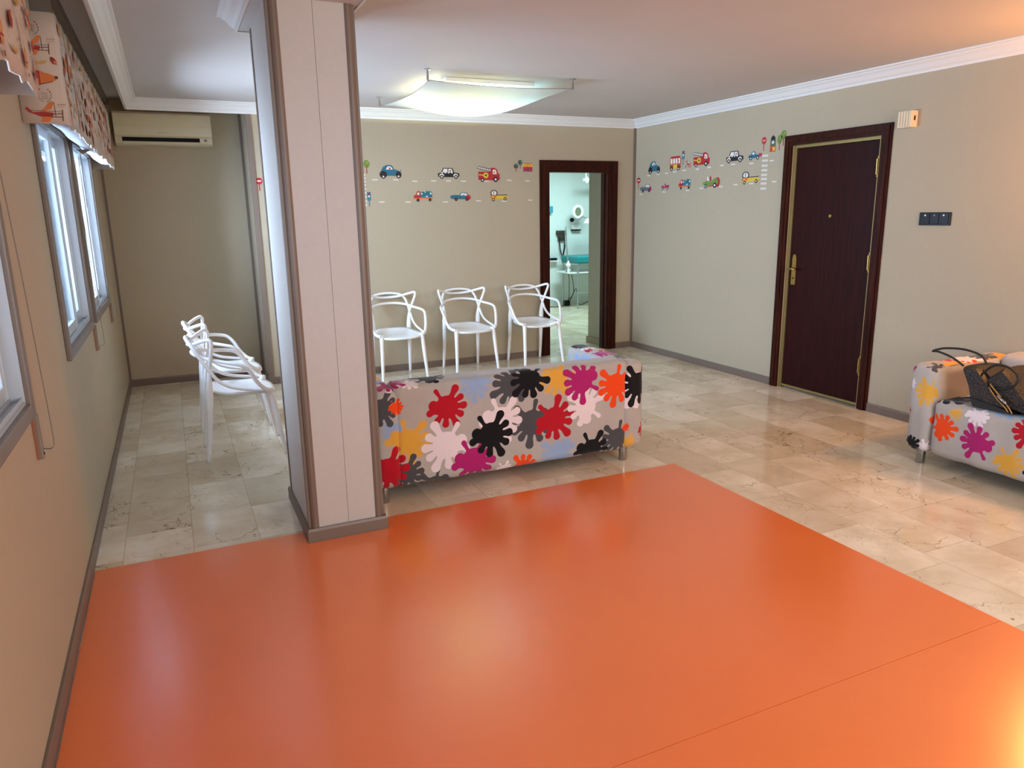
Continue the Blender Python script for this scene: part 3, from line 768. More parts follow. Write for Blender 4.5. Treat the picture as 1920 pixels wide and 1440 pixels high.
# sofa seen from behind: back panel lies in the plane y = 3.69
SP1 = [('red', 1.289, .509, .121, 0, False), ('blue', 1.468, .621, .10, 20, True), ('grey', 1.687, .590, .128, -40, True), ('black', 1.80, .618, .126, -75, False), ('yellow', 1.985, .598, .118, -50, True),
       ('magenta', 2.150, .556, .130, -150, False), ('orange', 2.385, .512, .128, 20, True), ('white', 2.485, .462, .115, 0, False), ('white', 2.175, .400, .128, -95, True), ('grey', 1.813, .350, .140, 20, True),
       ('red', 1.957, .350, .137, 15, False), ('white', 1.615, .395, .136, -10, False), ('black', 1.550, .312, .137, 0, False), ('white', 1.280, .290, .145, 0, True), ('magenta', 1.440, .175, .138, -5, False),
       ('yellow', 1.060, .345, .130, -20, False), ('grey', .918, .545, .10, 0, False), ('red', .935, .200, .128, 0, False), ('grey', 1.040, .165, .105, 0, False), ('grey', 1.208, .062, .105, 20, True),
       ('orange', 1.752, .072, .095, 60, False), ('white', 1.628, .085, .055, 0, False), ('blue', 1.985, .140, .120, 30, True), ('black', 2.215, .120, .125, -8, False), ('grey', 2.405, .170, .115, 20, True),
       ('orange', 1.000, .545, .045, 0, False), ('red', 2.61, .20, .06, 0, False), ('yellow', 2.475, .13, .06, 0, False), ('blue', .99, .42, .075, 0, True), ('white', 1.08, .70, .07, 10, False), ('magenta', .98, .73, .09, 30, False),
       ('black', 1.22, .76, .10, 90, False), ('orange', 2.46, .23, .03, 0, False)]
SP1B = [(c, u, v, R, a, m) for c, u, v, R, a, m in SP1 if c != 'white' or u < 2.45] + scatter(3, .9, 2.6, 1.0, 1.9)
SP1A = [s for s in SP1 if s[1] < 1.1 or s[1] > 2.42] + [('black', 2.548, .50, .135, 5, True), ('white', 2.45, .46, .115, 10, False)]
def un_back(W, P, S):
    u = W[:, 0].copy(); v = W[:, 2] + np.where(P[:, 2] >= S[2] - 1e-6, P[:, 1], 0) + np.where((P[:, 1] >= S[1] - 1e-6) & (P[:, 2] < S[2]), S[1] + (S[2] - P[:, 2]) * 2, 0)
    u += np.where(P[:, 0] <= 1e-6, -P[:, 1], 0) + np.where(P[:, 0] >= S[0] - 1e-6, P[:, 1], 0)
    return u, v
def sofa_legs(pts, r, O):
    for x, y in pts:
        bm = bmesh.new(); lathe(bm, [(.024, .0), (.026, .003), (.026, .095), (.024, .0955)], (x - O[0], y - O[1], 0), 'z', 20); obj('leg', bm, CHROME, r, smooth=True, sharp=40)
# sofa A  (faces the back wall)
ox = (.885 + 2.585) / 2; oy = 4.10
r = tag(empty('sofa', (ox, oy, 0)), 'two-seat sofa in colourful splat print seen from behind, beside the column', 'sofa', 'splat-print sofas')
def shift(o, O): o.data.transform(Matrix.Translation((-O[0], -O[1], 0))); return o
Z0 = .082
shift(rbox('backrest', (1.488, .19, .575), .045, r, (.990, 3.692, Z0), un_back, SP1B, .008, .003, 1), (ox, oy))
farR = [('black', 2.50, 1.30, .11, 90, False), ('white', 2.53, 1.22, .09, 80, True), ('yellow', 2.57, 1.05, .09, 30, False), ('magenta', 2.49, .99, .09, 0, False), ('grey', 2.56, .84, .10, 60, True), ('red', 2.47, 1.14, .04, 0, False), ('blue', 1.80, .47, .14, 0, False), ('blue', 1.95, .55, .10, 40, True), ('grey', 1.80, .25, .10, 0, False)]
shift(rbox('armrest', (.158, .74, .560), .055, r, (2.440, 3.684, Z0), un_back, SP1A + farR, .009, .003, 2), (ox, oy))
shift(rbox('armrest', (.158, .74, .560), .055, r, (.872, 3.684, Z0), un_back, SP1A + scatter(5, .7, 1.2, .78, 1.7, .15), .009, .003, 3), (ox, oy))
shift(rbox('seat_cushion', (1.40, .56, .22), .05, r, (1.033, 3.885, .215), lambda W, P, S: (W[:, 0], W[:, 1] + W[:, 2]), scatter(21, 1.0, 2.5, 4.0, 5.2), .014, .002, 4), (ox, oy))
shift(rbox('seat_base', (1.40, .54, .12), .02, r, (1.033, 3.884, .09), lambda W, P, S: (W[:, 0], W[:, 2]), scatter(22, 1.0, 2.5, -.2, .4), .02, .001, 5), (ox, oy))
sofa_legs([(.925, 3.735), (2.478, 3.740), (.925, 4.38), (2.478, 4.38)], r, (ox, oy))
# sofa B  (back against the right wall, faces -x); far arm end and seat front visible
SP2 = [('orange', 2.690, .275, .086, 70, False), ('magenta', 2.478, .240, .102, 180, False), ('yellow', 2.300, .180, .085, 0, False), ('red', 2.215, .365, .09, 0, True), ('white', 2.50, .40, .07, 0, False), ('black', 2.15, .12, .07, 90, False), ('yellow', 2.62, .38, .04, 0, False)]
SP2A = [('yellow', 2.800, .465, .085, 0, True), ('grey', 2.77, .67, .085, 90, False), ('white', 2.922, .50, .035, 0, False), ('black', 2.875, .120, .06, 100, False), ('white', 2.775, .12, .055, 0, True), ('red', 2.925, .33, .022, 0, False), ('orange', 2.745, .30, .03, 0, False), ('magenta', 2.93, .60, .03, 0, False)]
# mirrored u so that prints read the same from the room: u = -y
mir = lambda L: [(c, -u, v, R, a, m) for c, u, v, R, a, m in L]
def un_front(W, P, S):
    u = -W[:, 1]; v = W[:, 2] + np.where(P[:, 2] >= S[2] - 1e-6, P[:, 0], 0)
    u = u + np.where((P[:, 1] <= 1e-6), P[:, 0], 0) - np.where(P[:, 1] >= S[1] - 1e-6, P[:, 0], 0)
    return u, v
ox, oy = 4.38, 2.05
r = tag(empty('sofa', (ox, oy, 0)), 'splat-print sofa against the right wall with a handbag on its seat', 'sofa', 'splat-print sofas')
shift(rbox('armrest', (.76, .16, .545), .055, r, (4.000, 2.772, Z0), un_front, mir(SP2A) + scatter(31, -2.9, -1.9, .86, 1.5, .15) + [('black', -2.66, .70, .07, -60, False), ('grey', -2.40, .30, .10, 0, True), ('black', -2.60, .22, .10, 60, False)], .009, .004, 6), (ox, oy))
shift(rbox('armrest', (.76, .16, .545), .055, r, (4.000, 1.172, Z0), un_front, scatter(32, -1.5, -.2, 0, 1.5, .15), .014, .003, 7), (ox, oy))
SPB = [('magenta', -2.42, .545, .10, 30, False), ('grey', -2.03, .60, .11, -20, True), ('orange', -2.30, .68, .05, 0, False), ('yellow', -2.18, .72, .14, 90, False), ('black', -2.25, .53, .09, 40, True), ('black', -1.93, .60, .10, 0, False), ('white', -2.0, .42, .06, 0, False), ('blue', -2.66, .45, .08, 0, False), ('red', -2.60, .42, .06, 0, False)]
shift(rbox('backrest', (.19, 1.44, .575), .05, r, (4.575, 1.332, Z0), un_front, SPB + scatter(33, -1.85, -1.3, .2, 1.0, .15), .009, .003, 8), (ox, oy))
shift(rbox('seat_cushion', (.575, 1.436, .342), .045, r, (4.004, 1.334, .088), un_front, mir(SP2) + scatter(34, -2.75, -1.3, .52, 1.2, .2)[::2], .008, .003, 9, .01), (ox, oy))
sofa_legs([(4.072, 2.852), (4.072, 1.25), (4.70, 2.852), (4.70, 1.25)], r, (ox, oy))

# ------------------------------------------------------------------ handbag on the sofa seat
bx, by, bz = 4.17, 2.42, .437
r = tag(empty('handbag', (bx, by, bz)), 'dark speckled tote handbag with black straps slumped on the sofa seat', 'handbag')
def slab(name, poly, x0, x1, mat, infl=.02, n=8):
    """soft slab: the (y,z) outline is inflated in its middle between x0 and x1"""
    bm = bmesh.new(); cy = sum(p[0] for p in poly) / len(poly); cz = sum(p[1] for p in poly) / len(poly); rings = []
    for k in range(n + 1):
        t = k / n; s = .86 + .14 * math.sin(PI * min(max(t, .0), 1)) ** .5 if 0 < k < n else .84
        rings.append([bm.verts.new((x0 + (x1 - x0) * t - bx, cy + (p[0] - cy) * s - by, max(cz + (p[1] - cz) * s, .4375) - bz)) for p in poly])
    m = len(poly)
    for a, b in zip(rings, rings[1:]):
        for i in range(m): bm.faces.new((a[i], a[(i + 1) % m], b[(i + 1) % m], b[i]))
    bm.faces.new(rings[0]); bm.faces.new(rings[-1])
    return obj(name, bm, mat, r, smooth=True, sharp=50)
slab('side_panel', [(2.650, .648), (2.61, .662), (2.563, .664), (2.50, .60), (2.44, .535), (2.38, .485), (2.345, .45), (2.42, .452), (2.50, .458), (2.575, .47), (2.60, .55)], 4.03, 4.28, SPECK)
slab('side_panel', [(2.525, .600), (2.47, .640), (2.432, .675), (2.37, .62), (2.28, .52), (2.18, .44), (2.27, .438), (2.35, .45), (2.44, .52)], 4.05, 4.33, SPECK)
slab('base_panel', [(2.587, .492), (2.50, .480), (2.42, .470), (2.36, .460), (2.30, .44), (2.36, .425), (2.46, .42), (2.56, .425)], 4.02, 4.30, BLACKL)
slab('dark_lining', [(2.555, .655), (2.50, .615), (2.44, .668), (2.42, .60), (2.36, .52), (2.42, .50), (2.50, .58)], 4.07, 4.27, BLACKL)
bm = bmesh.new()
for d in (0, .018):
    tube(bm, [(4.036 - bx, 2.475 - by - d * .2, .562 - bz + d), (4.024 - bx, 2.42 - by - d, .512 - bz + d * .8), (4.022 - bx, 2.365 - by - d, .470 - bz + d * .3), (4.026 - bx, 2.345 - by - d, .443 - bz)], .0035, 6, 4)
obj('tan_piping', bm, TAN, r, smooth=True)
bm = bmesh.new(); tube(bm, [(4.026 - bx, 2.42 - by, .528 - bz), (4.016 - bx, 2.375 - by, .505 - bz), (4.020 - bx, 2.36 - by, .492 - bz)], [.006, .009, .005], 8, 3); obj('metal_clasp', bm, CHROME, r, smooth=True)
for nm, pts in (('handle', [(4.05, 2.64, .65), (4.05, 2.71, .685), (4.055, 2.80, .705), (4.06, 2.842, .703), (4.10, 2.80, .722), (4.13, 2.70, .728), (4.15, 2.61, .705), (4.14, 2.565, .66)]),
                ('handle', [(4.05, 2.54, .61), (4.045, 2.47, .682), (4.05, 2.40, .688), (4.055, 2.345, .652), (4.05, 2.345, .60), (4.045, 2.40, .565), (4.045, 2.47, .560), (4.05, 2.53, .585)])):
    bm = bmesh.new(); tube(bm, [(x - bx, y - by, z - bz) for x, y, z in pts], .0065, 8, 6); obj(nm, bm, BLACKL, r, smooth=True)

# ------------------------------------------------------------------ things on the right wall
r = tag(empty('door_chime', (XR, 3.715, 2.078)), 'small cream slatted box on the wall beside the entrance door top', 'door chime')
bm = bmesh.new(); box(bm, -.062, -.0005, -.055, .055, 0, .11, bev=.003); obj('housing', bm, CREAM, r)
bm = bmesh.new()
for k in range(5): box(bm, -.066, -.0615, -.050 + k * .021, -.050 + k * .021 + .016, .004, .106)
obj('slatted_cover', bm, CREAM, r)
bm = bmesh.new(); box(bm, -.04, -.026, -.0562, -.0551, .045, .075); obj('side_slot', bm, BLACKP, r)
r = tag(empty('light_switch', (XR, 3.447, 1.458)), 'black triple light switch plate on the right wall', 'light switch')
bm = bmesh.new(); box(bm, -.010, -.0005, -.116, .116, -.044, .044, bev=.003); obj('plate', bm, BLACKP, r)
for k in range(3):
    bm = bmesh.new(); c = .068 - k * .068; box(bm, -.0145, -.0098, c - .0325, c + .0325, -.034, .034, bev=.0015); rk = obj('rocker', bm, BLACKP, r)
    bm = bmesh.new(); lathe(bm, [(.006, -.0147), (.0065, -.0155)], (0, c, .024), 'x', 12); obj('indicator', bm, GREYT if k == 1 else plain('pale_indicator_%d' % k, (222, 226, 220), .4), rk)
# assumed wall light, unseen, added for the warm glow along the right wall
r = tag(empty('assumed_wall_lamp', (XR, 2.10, 1.90)), 'assumed warm glass wall light on the right wall above the sofa, out of view', 'assumed wall lamp')
bm = bmesh.new(); box(bm, -.02, -.0005, -.05, .05, -.06, .06, bev=.004); obj('back_plate', bm, BRASS, r)
bm = bmesh.new(); tube(bm, [(-.01, 0, -.02), (-.06, 0, -.04), (-.09, 0, -.02)], .008, 8, 4); obj('arm', bm, BRASS, r, smooth=True)
bm = bmesh.new(); lathe(bm, [(.03, -.02), (.05, .01), (.065, .06), (.07, .12), (.066, .121), (.06, .06), (.045, .014), (.02, -.01)], (-.10, 0, 0), 'z', 24); obj('shade', bm, plain('opal_glass', (250, 226, 190), .3, Transmission_Weight=.6), r, smooth=True)
bm = bmesh.new(); lathe(bm, [(.01, .0), (.024, .03), (.028, .055), (.02, .08), (.004, .09)], (-.10, 0, 0), 'z', 14); obj('bulb', bm, emit('warm_bulb', (255, 178, 96), 8), r, smooth=True)

# ------------------------------------------------------------------ wall stickers
K, WH, TE, RD, YE, GR, OR, PK, GY, BR = (22, 20, 30), (232, 226, 216), (34, 104, 124), (178, 32, 40), (220, 184, 60), (112, 138, 58), (222, 110, 50), (172, 44, 92), (96, 108, 112), (150, 52, 40)
def wheel(x, y, r, asp, hub=WH):
    return [(K, ell(x, y, r / asp if asp > 1 else r / asp, r, 14)), (hub, ell(x, y, r * .45 / asp, r * .45, 10))]
def d_beetle(a): return [(TE, [(.03, .25), (.06, .5), (.16, .82), (.3, .96), (.5, 1), (.6, .9), (.66, .68), (.85, .6), (.95, .42), (.97, .25), (.7, .2), (.3, .2)]), (K, ell(.17, .3, .17, .26)), (K, ell(.86, .3, .13, .24)), (WH, [(.3, .66), (.36, .86), (.48, .9), (.56, .82), (.6, .66)]), (RD, ell(.47, .74, .05, .07, 8)), (TE, bar(.93, .45, .97, .65, .03))] + wheel(.17, .14, .15, a) + wheel(.85, .17, .15, a)
def d_police(a): return [(K, [(0, .2), (.0, .5), (.12, .56), (.88, .56), (1, .5), (1, .22), (.9, .15), (.1, .15)]), (K, [(.14, .52), (.24, 1), (.68, 1), (.78, .52)]), (WH, [(.2, .56), (.27, .93), (.45, .93), (.45, .56)]), (WH, [(.49, .56), (.49, .93), (.64, .93), (.71, .56)]), (RD, ell(.58, .74, .035, .09, 8))] + [((K if k % 2 else WH), [(.16 + k * .075, .5), (.235 + k * .075, .5), (.235 + k * .075, .6), (.16 + k * .075, .6)]) for k in range(8)] + [(WH, ell(.17, .3, .11, .17)), (WH, ell(.82, .3, .11, .17))] + wheel(.17, .17, .19, a) + wheel(.83, .17, .19, a)
def d_fire(a):
    o = [(RD, [(.02, .12), (.02, .66), (.55, .66), (.6, .9), (.75, .92), (.88, .8), (.93, .55), (1, .5), (1, .15), (.9, .1)]), (WH, [(.68, .5), (.68, .78), (.78, .8), (.84, .7), (.86, .5)]), (RD, ell(.75, .62, .03, .07, 8)), (YE, ell(.36, .42, .12, .19)), (K, ell(.36, .42, .045, .07, 8)), (YE, bar(.05, .46, .28, .42, .07)), (K, bar(0, .93, .6, .74, .17)), (WH, bar(.02, .925, .58, .745, .10))]
    o += [(K, bar(.08 + k * .1, .98 - k * .035, .13 + k * .1, .82 - k * .035, .02)) for k in range(5)]
    return o + wheel(.2, .12, .13, a) + wheel(.8, .16, .17, a)
def d_truck(a): return [(RD, [(.02, .25), (.03, .55), (.14, .66), (.18, .92), (.3, .98), (.36, .9), (.36, .25)]), (WH, [(.19, .62), (.22, .85), (.3, .85), (.3, .62)]), (TE, [(.36, .38), (.36, .75), (.44, .95), (.56, .88), (.62, .98), (.9, .95), (.96, .8), (.95, .38)]), (WH, ell(.43, .72, .04, .08, 8)), (WH, ell(.88, .75, .05, .1, 8)), (WH, ell(.68, .48, .07, .05, 8)), (WH, ell(.6, .88, .03, .05, 8)), (OR, bar(0, .28, .98, .3, .1))] + wheel(.22, .14, .15, a, (70, 60, 60)) + wheel(.83, .16, .15, a, (70, 60, 60))
def d_roadster(c, c2):
    return lambda a: [(c, [(0, .38), (.02, .6), (.2, .68), (.42, .66), (.5, .62), (.75, .55), (.8, .3), (.5, .22), (.1, .22)]), (c, ell(.66, .64, .21, .36)), (WH, ell(.66, .64, .165, .28)), (c, [(.42, .2), (.9, .2), (.88, .6), (.42, .62)]), (c2, ell(.87, .4, .12, .28)), (PK, bar(.6, .62, .72, .84, .04))] + wheel(.28, .2, .2, a, c2) + wheel(.8, .2, .2, a, c2)
def d_pickup(a): return [(YE, [(.03, .18), (.03, .5), (.4, .52), (.97, .5), (1, .3), (.95, .2)]), (K, ell(.22, .7, .2, .3)), (WH, ell(.22, .7, .145, .23)), (GY, bar(.2, .6, .22, .9, .05)), (YE, [(.02, .3), (.02, .5), (.44, .5), (.44, .3)]), (K, bar(.03, .52, .97, .55, .06)), (OR, ell(.27, .4, .09, .15, 10)), (RD, ell(.06, .36, .04, .08, 8))] + wheel(.17, .14, .15, a, (230, 222, 160)) + wheel(.84, .2, .15, a, (230, 222, 160))
def d_tree(c): return lambda a: [(c, ell(.5, .7, .48, .30)), (BR, [(.42, .0), (.58, .0), (.56, .5), (.44, .5)]), (BR, bar(.5, .45, .7, .68, .06)), ((150, 172, 100), ell(.66, .8, .12, .06, 8))]
def d_house(a): return [(YE, [(0, .5), (1, .5), (1, 1), (0, 1)]), (RD, [(0, .1), (1, .1), (1, .56), (0, .56)]), (PK, [(.12, .12), (.44, .12), (.44, .45), (.12, .45)]), (PK, [(.56, .12), (.88, .12), (.88, .45), (.56, .45)]), (GY, [(0, 0), (1, 0), (1, .1), (0, .1)]), (RD, bar(.02, .98, .98, .98, .06)), (K, bar(.5, .0, .5, 1, .04)), (OR, ell(.25, .74, .1, .1, 8)), (OR, ell(.75, .74, .1, .1, 8))]
def d_light(a): return [(TE, [(0, .42), (1, .42), (1, 1), (0, 1)]), (TE, bar(.5, 0, .5, .45, .22)), (RD, ell(.5, .88, .25, .07, 10)), (WH, ell(.5, .7, .28, .075, 10)), ((60, 150, 150), ell(.5, .52, .25, .07, 10))]
def d_sign(white): return lambda a: [(RD, ell(.5, .74, .5, .26, 20)), (RD, bar(.5, 0, .5, .52, .14)), (WH, [(.2, .70), (.8, .70), (.8, .79), (.2, .79)]) if white else ((226, 120, 110), [(.18, .66), (.82, .66), (.82, .82), (.18, .82)])]
def d_tower(a): return [(K, [(.1, .66), (.14, .84), (.5, 1), (.86, .84), (.9, .66)]), ((70, 100, 82), [(.05, .34), (.05, .7), (.95, .7), (.95, .34)]), (WH, ell(.5, .55, .22, .09, 12)), (K, ell(.5, .55, .06, .03, 6)), (OR, [(0, .0), (1, .0), (1, .34), (0, .34)]), (K, bar(0, .32, 1, .32, .03)), (RD, [(.15, .05), (.4, .05), (.4, .25), (.15, .25)]), (YE, [(.55, .03), (.85, .03), (.85, .27), (.55, .27)]), (BR, bar(0, .02, 1, .02, .04))]
def d_bus(a): return [(RD, [(.03, .15), (0, .8), (.12, 1), (.88, 1), (1, .8), (.97, .15)]), (YE, [(.02, .15), (.02, .45), (.98, .45), (.98, .15)]), (BR, [(.02, .15), (.02, .42), (.33, .42), (.33, .15)]), (BR, [(.67, .15), (.67, .42), (.98, .42), (.98, .15)])] + [(WH, [(.07 + k * .23, .5), (.07 + k * .23, .85), (.24 + k * .23, .85), (.24 + k * .23, .5)]) for k in range(4)] + [(RD, ell(.75, .68, .05, .12, 8))] + wheel(.18, .13, .13, a) + wheel(.8, .13, .13, a)
def d_moped(a): return [(RD, [(.1, .9), (.3, 1), (.45, .8), (.6, .6), (.95, .6), (.9, .3), (.5, .3), (.35, .6)]), (PK, ell(.45, .5, .16, .18, 8)), (WH, ell(.5, .72, .1, .1, 8)), (WH, ell(.75, .48, .06, .08, 8))] + wheel(.15, .14, .14, a) + [(RD, ell(.85, .2, .2, .24, 12)), (WH, ell(.85, .2, .08, .1, 8))]
def d_tow(a): return [(TE, [(.0, .4), (.05, .58), (.2, .6), (.26, .9), (.4, 1), (.52, .9), (.56, .62), (.78, .55), (.78, .25), (.1, .22)]), (WH, ell(.38, .74, .09, .14, 10)), (PK, [(.74, .3), (.74, .68), (.98, .7), (1, .5), (.9, .3)])] + wheel(.2, .22, .22, a) + wheel(.7, .24, .22, a)
def d_pink(a): return [(PK, [(0, .35), (.05, .62), (.3, .66), (.42, .8), (.6, .68), (.95, .66), (1, .4), (.85, .28), (.15, .25)]), (BR, ell(.47, .88, .05, .1, 8)), (WH, ell(.36, .56, .06, .08, 8))] + wheel(.18, .22, .22, a) + wheel(.8, .22, .22, a)
def d_green(a): return [(GR, [(0, .3), (.05, .5), (.25, .62), (.34, .6), (.42, .55), (.5, .5), (.62, .66), (.8, .7), (.85, .3), (.5, .2)]), (RD, ell(.86, .45, .14, .42)), (GR, ell(.74, .5, .16, .3)), (RD, bar(.3, .16, .7, .16, .08)), (WH, [(.3, .6), (.26, .95), (.32, .95), (.4, .6)]), (RD, ell(.46, .85, .05, .14, 8)), (BR, ell(.47, .66, .05, .12, 8))] + wheel(.2, .17, .17, a) + wheel(.72, .2, .23, a)
def sticker(name, label, cat, group, wall, c, z, w, h, draw):
    """flat vinyl sticker: stacked coloured shapes, c = centre along the wall, z = its lowest point"""
    bm = bmesh.new(); mats = []
    for k, (rgb, poly) in enumerate(draw(w / h)):
        m = stk(rgb)
        if m not in mats: mats.append(m)
        mi = mats.index(m)
        vs = []
        for (x, y) in poly:
            u = (x - .5) * w; v = y * h; d = .0008 + .00022 * k
            vs.append(bm.verts.new((u, -d, v) if wall == 'b' else (-d, -u, v)))
        try: f = bm.faces.new(vs); f.material_index = mi
        except ValueError: continue
    me = bpy.data.meshes.new(name); bm.to_mesh(me); bm.free()
    o = link(name, me, mats); o.location = (c, YB, z) if wall == 'b' else (XR, c, z)
    return tag(o, label, cat, group)
GB, GR_ = 'street scene stickers on the back wall', 'street scene stickers on the right wall'
BK = [('tower_sticker', 'orange and black clock tower sticker at the column edge', d_tower, 1.716, 1.929, .053, .130),
 ('tree_sticker', 'green tree sticker beside the column, above the crossing stripes', d_tree(GR), 1.772, 1.934, .064, .121),
 ('car_sticker', 'teal beetle-shaped car sticker on the back wall', d_beetle, 2.002, 1.886, .220, .128),
 ('car_sticker', 'black and white chequered car sticker on the back wall', d_police, 2.593, 1.888, .225, .102),
 ('fire_engine_sticker', 'red fire engine sticker on the back wall left of the doorway', d_fire, 3.026, 1.859, .241, .151),
 ('tree_sticker', 'lower of two small dark round tree stickers near the doorway', d_tree((44, 84, 84)), 3.332, 1.960, .055, .079),
 ('tree_sticker', 'higher of two small dark round tree stickers near the doorway', d_tree((44, 84, 84)), 3.380, 1.993, .052, .085),
 ('house_sticker', 'red and yellow house sticker next to the doorway frame', d_house, 3.467, 1.962, .105, .085),
 ('traffic_light_sticker', 'teal traffic light sticker beside the column, below the green tree', d_light, 1.779, 1.629, .034, .133),
 ('truck_sticker', 'red cab truck sticker with teal load on the back wall', d_truck, 2.320, 1.670, .203, .102),
 ('car_sticker', 'teal and red roadster sticker on the back wall', d_roadster(TE, RD), 2.712, 1.672, .223, .088),
 ('pickup_sticker', 'yellow pickup sticker on the back wall', d_pickup, 3.134, 1.668, .198, .112),
 ('road_sign_sticker', 'red no-entry sign sticker seen left of the column', d_sign(True), .790, 1.775, .060, .115)]
for n_, lb, dr, c, z, w, h in BK: sticker(n_, lb, 'wall sticker', GB, 'b', c, z, w, h, dr)
RT = [('road_sign_sticker', 'small red no-entry sign sticker by the back corner of the right wall', d_sign(True), 7.017, 1.785, .072, .120),
 ('car_sticker', 'grey roadster sticker with red tail, nearest the corner on the right wall', d_roadster(GY, PK), 6.879, 1.741, .221, .090),
 ('car_sticker', 'teal beetle-shaped car sticker on the right wall', d_beetle, 6.731, 1.929, .212, .132),
 ('bus_sticker', 'red and yellow bus sticker on the right wall', d_bus, 6.368, 1.941, .186, .142),
 ('traffic_light_sticker', 'thin grey traffic light sticker between the bus and fire engine', d_light, 6.241, 1.991, .039, .134),
 ('moped_sticker', 'tiny red moped sticker left of the fire engine on the right wall', d_moped, 6.163, 1.961, .085, .067),
 ('fire_engine_sticker', 'red fire engine sticker with white ladder on the right wall', d_fire, 5.958, 1.958, .249, .140),
 ('car_sticker', 'black and white chequered car sticker on the right wall', d_police, 5.486, 1.962, .228, .103),
 ('car_sticker', 'teal tow car sticker with pink tail beside the crossing stripes', d_tow, 5.225, 1.967, .173, .077),
 ('road_sign_sticker', 'round red stop sign sticker above the crossing on the right wall', d_sign(False), 5.124, 2.036, .058, .116),
 ('tower_sticker', 'green and orange clock tower sticker near the entrance door', d_tower, 5.017, 2.023, .069, .136),
 ('tree_sticker', 'lower green tree sticker beside the tower near the entrance door', d_tree(GR), 4.940, 2.030, .061, .122),
 ('tree_sticker', 'topmost green tree sticker nearest the entrance door', d_tree(GR), 4.898, 2.061, .066, .125),
 ('car_sticker', 'small pink car sticker low on the right wall', d_pink, 6.527, 1.757, .139, .070),
 ('truck_sticker', 'red cab truck sticker with teal load on the right wall', d_truck, 6.203, 1.751, .206, .099),
 ('car_sticker', 'green convertible sticker with red tail on the right wall', d_green, 5.801, 1.751, .257, .109),
 ('pickup_sticker', 'yellow pickup sticker on the right wall beside the crossing stripes', d_pickup, 5.267, 1.764, .223, .111)]
for n_, lb, dr, c, z, w, h in RT: sticker(n_, lb, 'wall sticker', GR_, 'r', c, z, w, h, dr)
d_dash = lambda a: [((214, 208, 196), [(0, .1), (.04, 1), (1, .9), (.95, 0)])]
for c, z in [(1.846, 1.876), (2.05, 1.876), (2.242, 1.864), (2.433, 1.868), (2.589, 1.868), (2.748, 1.866), (3.0, 1.866), (3.254, 1.875), (3.462, 1.871), (1.901, 1.67), (2.162, 1.668), (2.548, 1.665), (2.904, 1.673), (3.19, 1.668), (3.491, 1.676)]:
    sticker('road_dash_sticker', 'short white road dash sticker on the back wall', 'wall sticker', 'white road dashes on the back wall', 'b', c, z - .008, .056, .014, d_dash)
for z in (1.919, 1.89, 1.858, 1.826, 1.79, 1.755, 1.719, 1.677, 1.642):
    sticker('crossing_stripe_sticker', 'white crossing stripe sticker at the right edge of the column', 'wall sticker', 'crossing stripes on the back wall', 'b', 1.722, z - .011, .07, .022, d_dash)
for c, z in [(6.83, 1.918), (6.659, 1.922), (6.513, 1.925), (6.375, 1.932), (6.219, 1.936), (6.014, 1.937), (5.838, 1.943), (5.656, 1.949), (5.503, 1.949), (5.265, 1.942), (5.02, 1.949), (6.966, 1.726), (6.547, 1.737), (6.156, 1.739), (5.942, 1.752), (5.657, 1.758), (5.455, 1.767), (5.253, 1.768), (4.975, 1.773)]:
    sticker('road_dash_sticker', 'short white road dash sticker on the right wall', 'wall sticker', 'white road dashes on the right wall', 'r', c, z - .008, .056, .014, d_dash)
for z in (1.995, 1.955, 1.912, 1.874, 1.834, 1.8, 1.762, 1.719):
    sticker('crossing_stripe_sticker', 'white crossing stripe sticker near the entrance door', 'wall sticker', 'crossing stripes on the right wall', 'r', 5.10, z - .011, .075, .021, d_dash)

# ------------------------------------------------------------------ exam room seen through the doorway
r = tag(empty('exam_couch', (6.75, 10.68, 0)), 'teal padded exam couch on a thin metal frame beyond the doorway', 'couch')
bm = bmesh.new(); box(bm, -.80, .9, -.28, .28, .735, .825, bev=.025, seg=3); box(bm, -.80, -.2, -.28, .28, .79, .845, bev=.025, seg=3); obj('mattress', bm, TEAL, r)
bm = bmesh.new(); box(bm, -.79, .9, -.27, .27, .715, .734); box(bm, -.79, -.77, -.27, -.25, .25, .27); tube(bm, [(-.76, -.25, .26), (.86, -.25, .24)], .012, 8); tube(bm, [(-.3, -.25, .72), (-.2, -.25, .60)], .008, 6); obj('frame', bm, ALU, r)
bm = bmesh.new(); box(bm, -.93, .85, -.24, .24, .575, .592); obj('shelf', bm, WHITEP, r)
for sx in (-.77, .85):
    for sy in (-.25, .25):
        bm = bmesh.new(); tube(bm, [(sx, sy, 0), (sx, sy, .72)], .013, 10); obj('leg', bm, ALU, r)
def small(name, label, cat, parts, loc):
    r = tag(empty(name, loc), label, cat)
    for nm, bm, m in parts: obj(nm, bm, m, r, smooth=(nm not in ('box', 'tray', 'panel')), sharp=40)
    return r
def B(f): bm = bmesh.new(); f(bm); return bm
def magn(bm):
    for rr in (.092,): tube(bm, [(rr * math.cos(a) * .9, .0, rr * math.sin(a)) for a in (2 * PI * k / 28 for k in range(28))], .026, 10, closed=True)
small('magnifier_lamp', 'white ring magnifier lamp on the exam room wall', 'lamp', [('ring_head', B(magn), WHITEP), ('lens', B(lambda b: lathe(b, [(.07, -.004), (.07, .004)], (0, 0, 0), 'y', 24)), plain('grey_green_lens', (120, 128, 104), .2)), ('bracket', B(lambda b: tube(b, [(.05, .02, -.05), (.12, .1, -.02), (.14, .26, 0)], .012, 8, 4)), WHITEP)], (6.20, 10.82, 1.55))
def cone(b): lathe(b, [(.018, .075), (.022, .07), (.035, .045), (.066, .0), (.062, .0), (.03, .042), (.012, .06)], (0, 0, 0), 'z', 22)
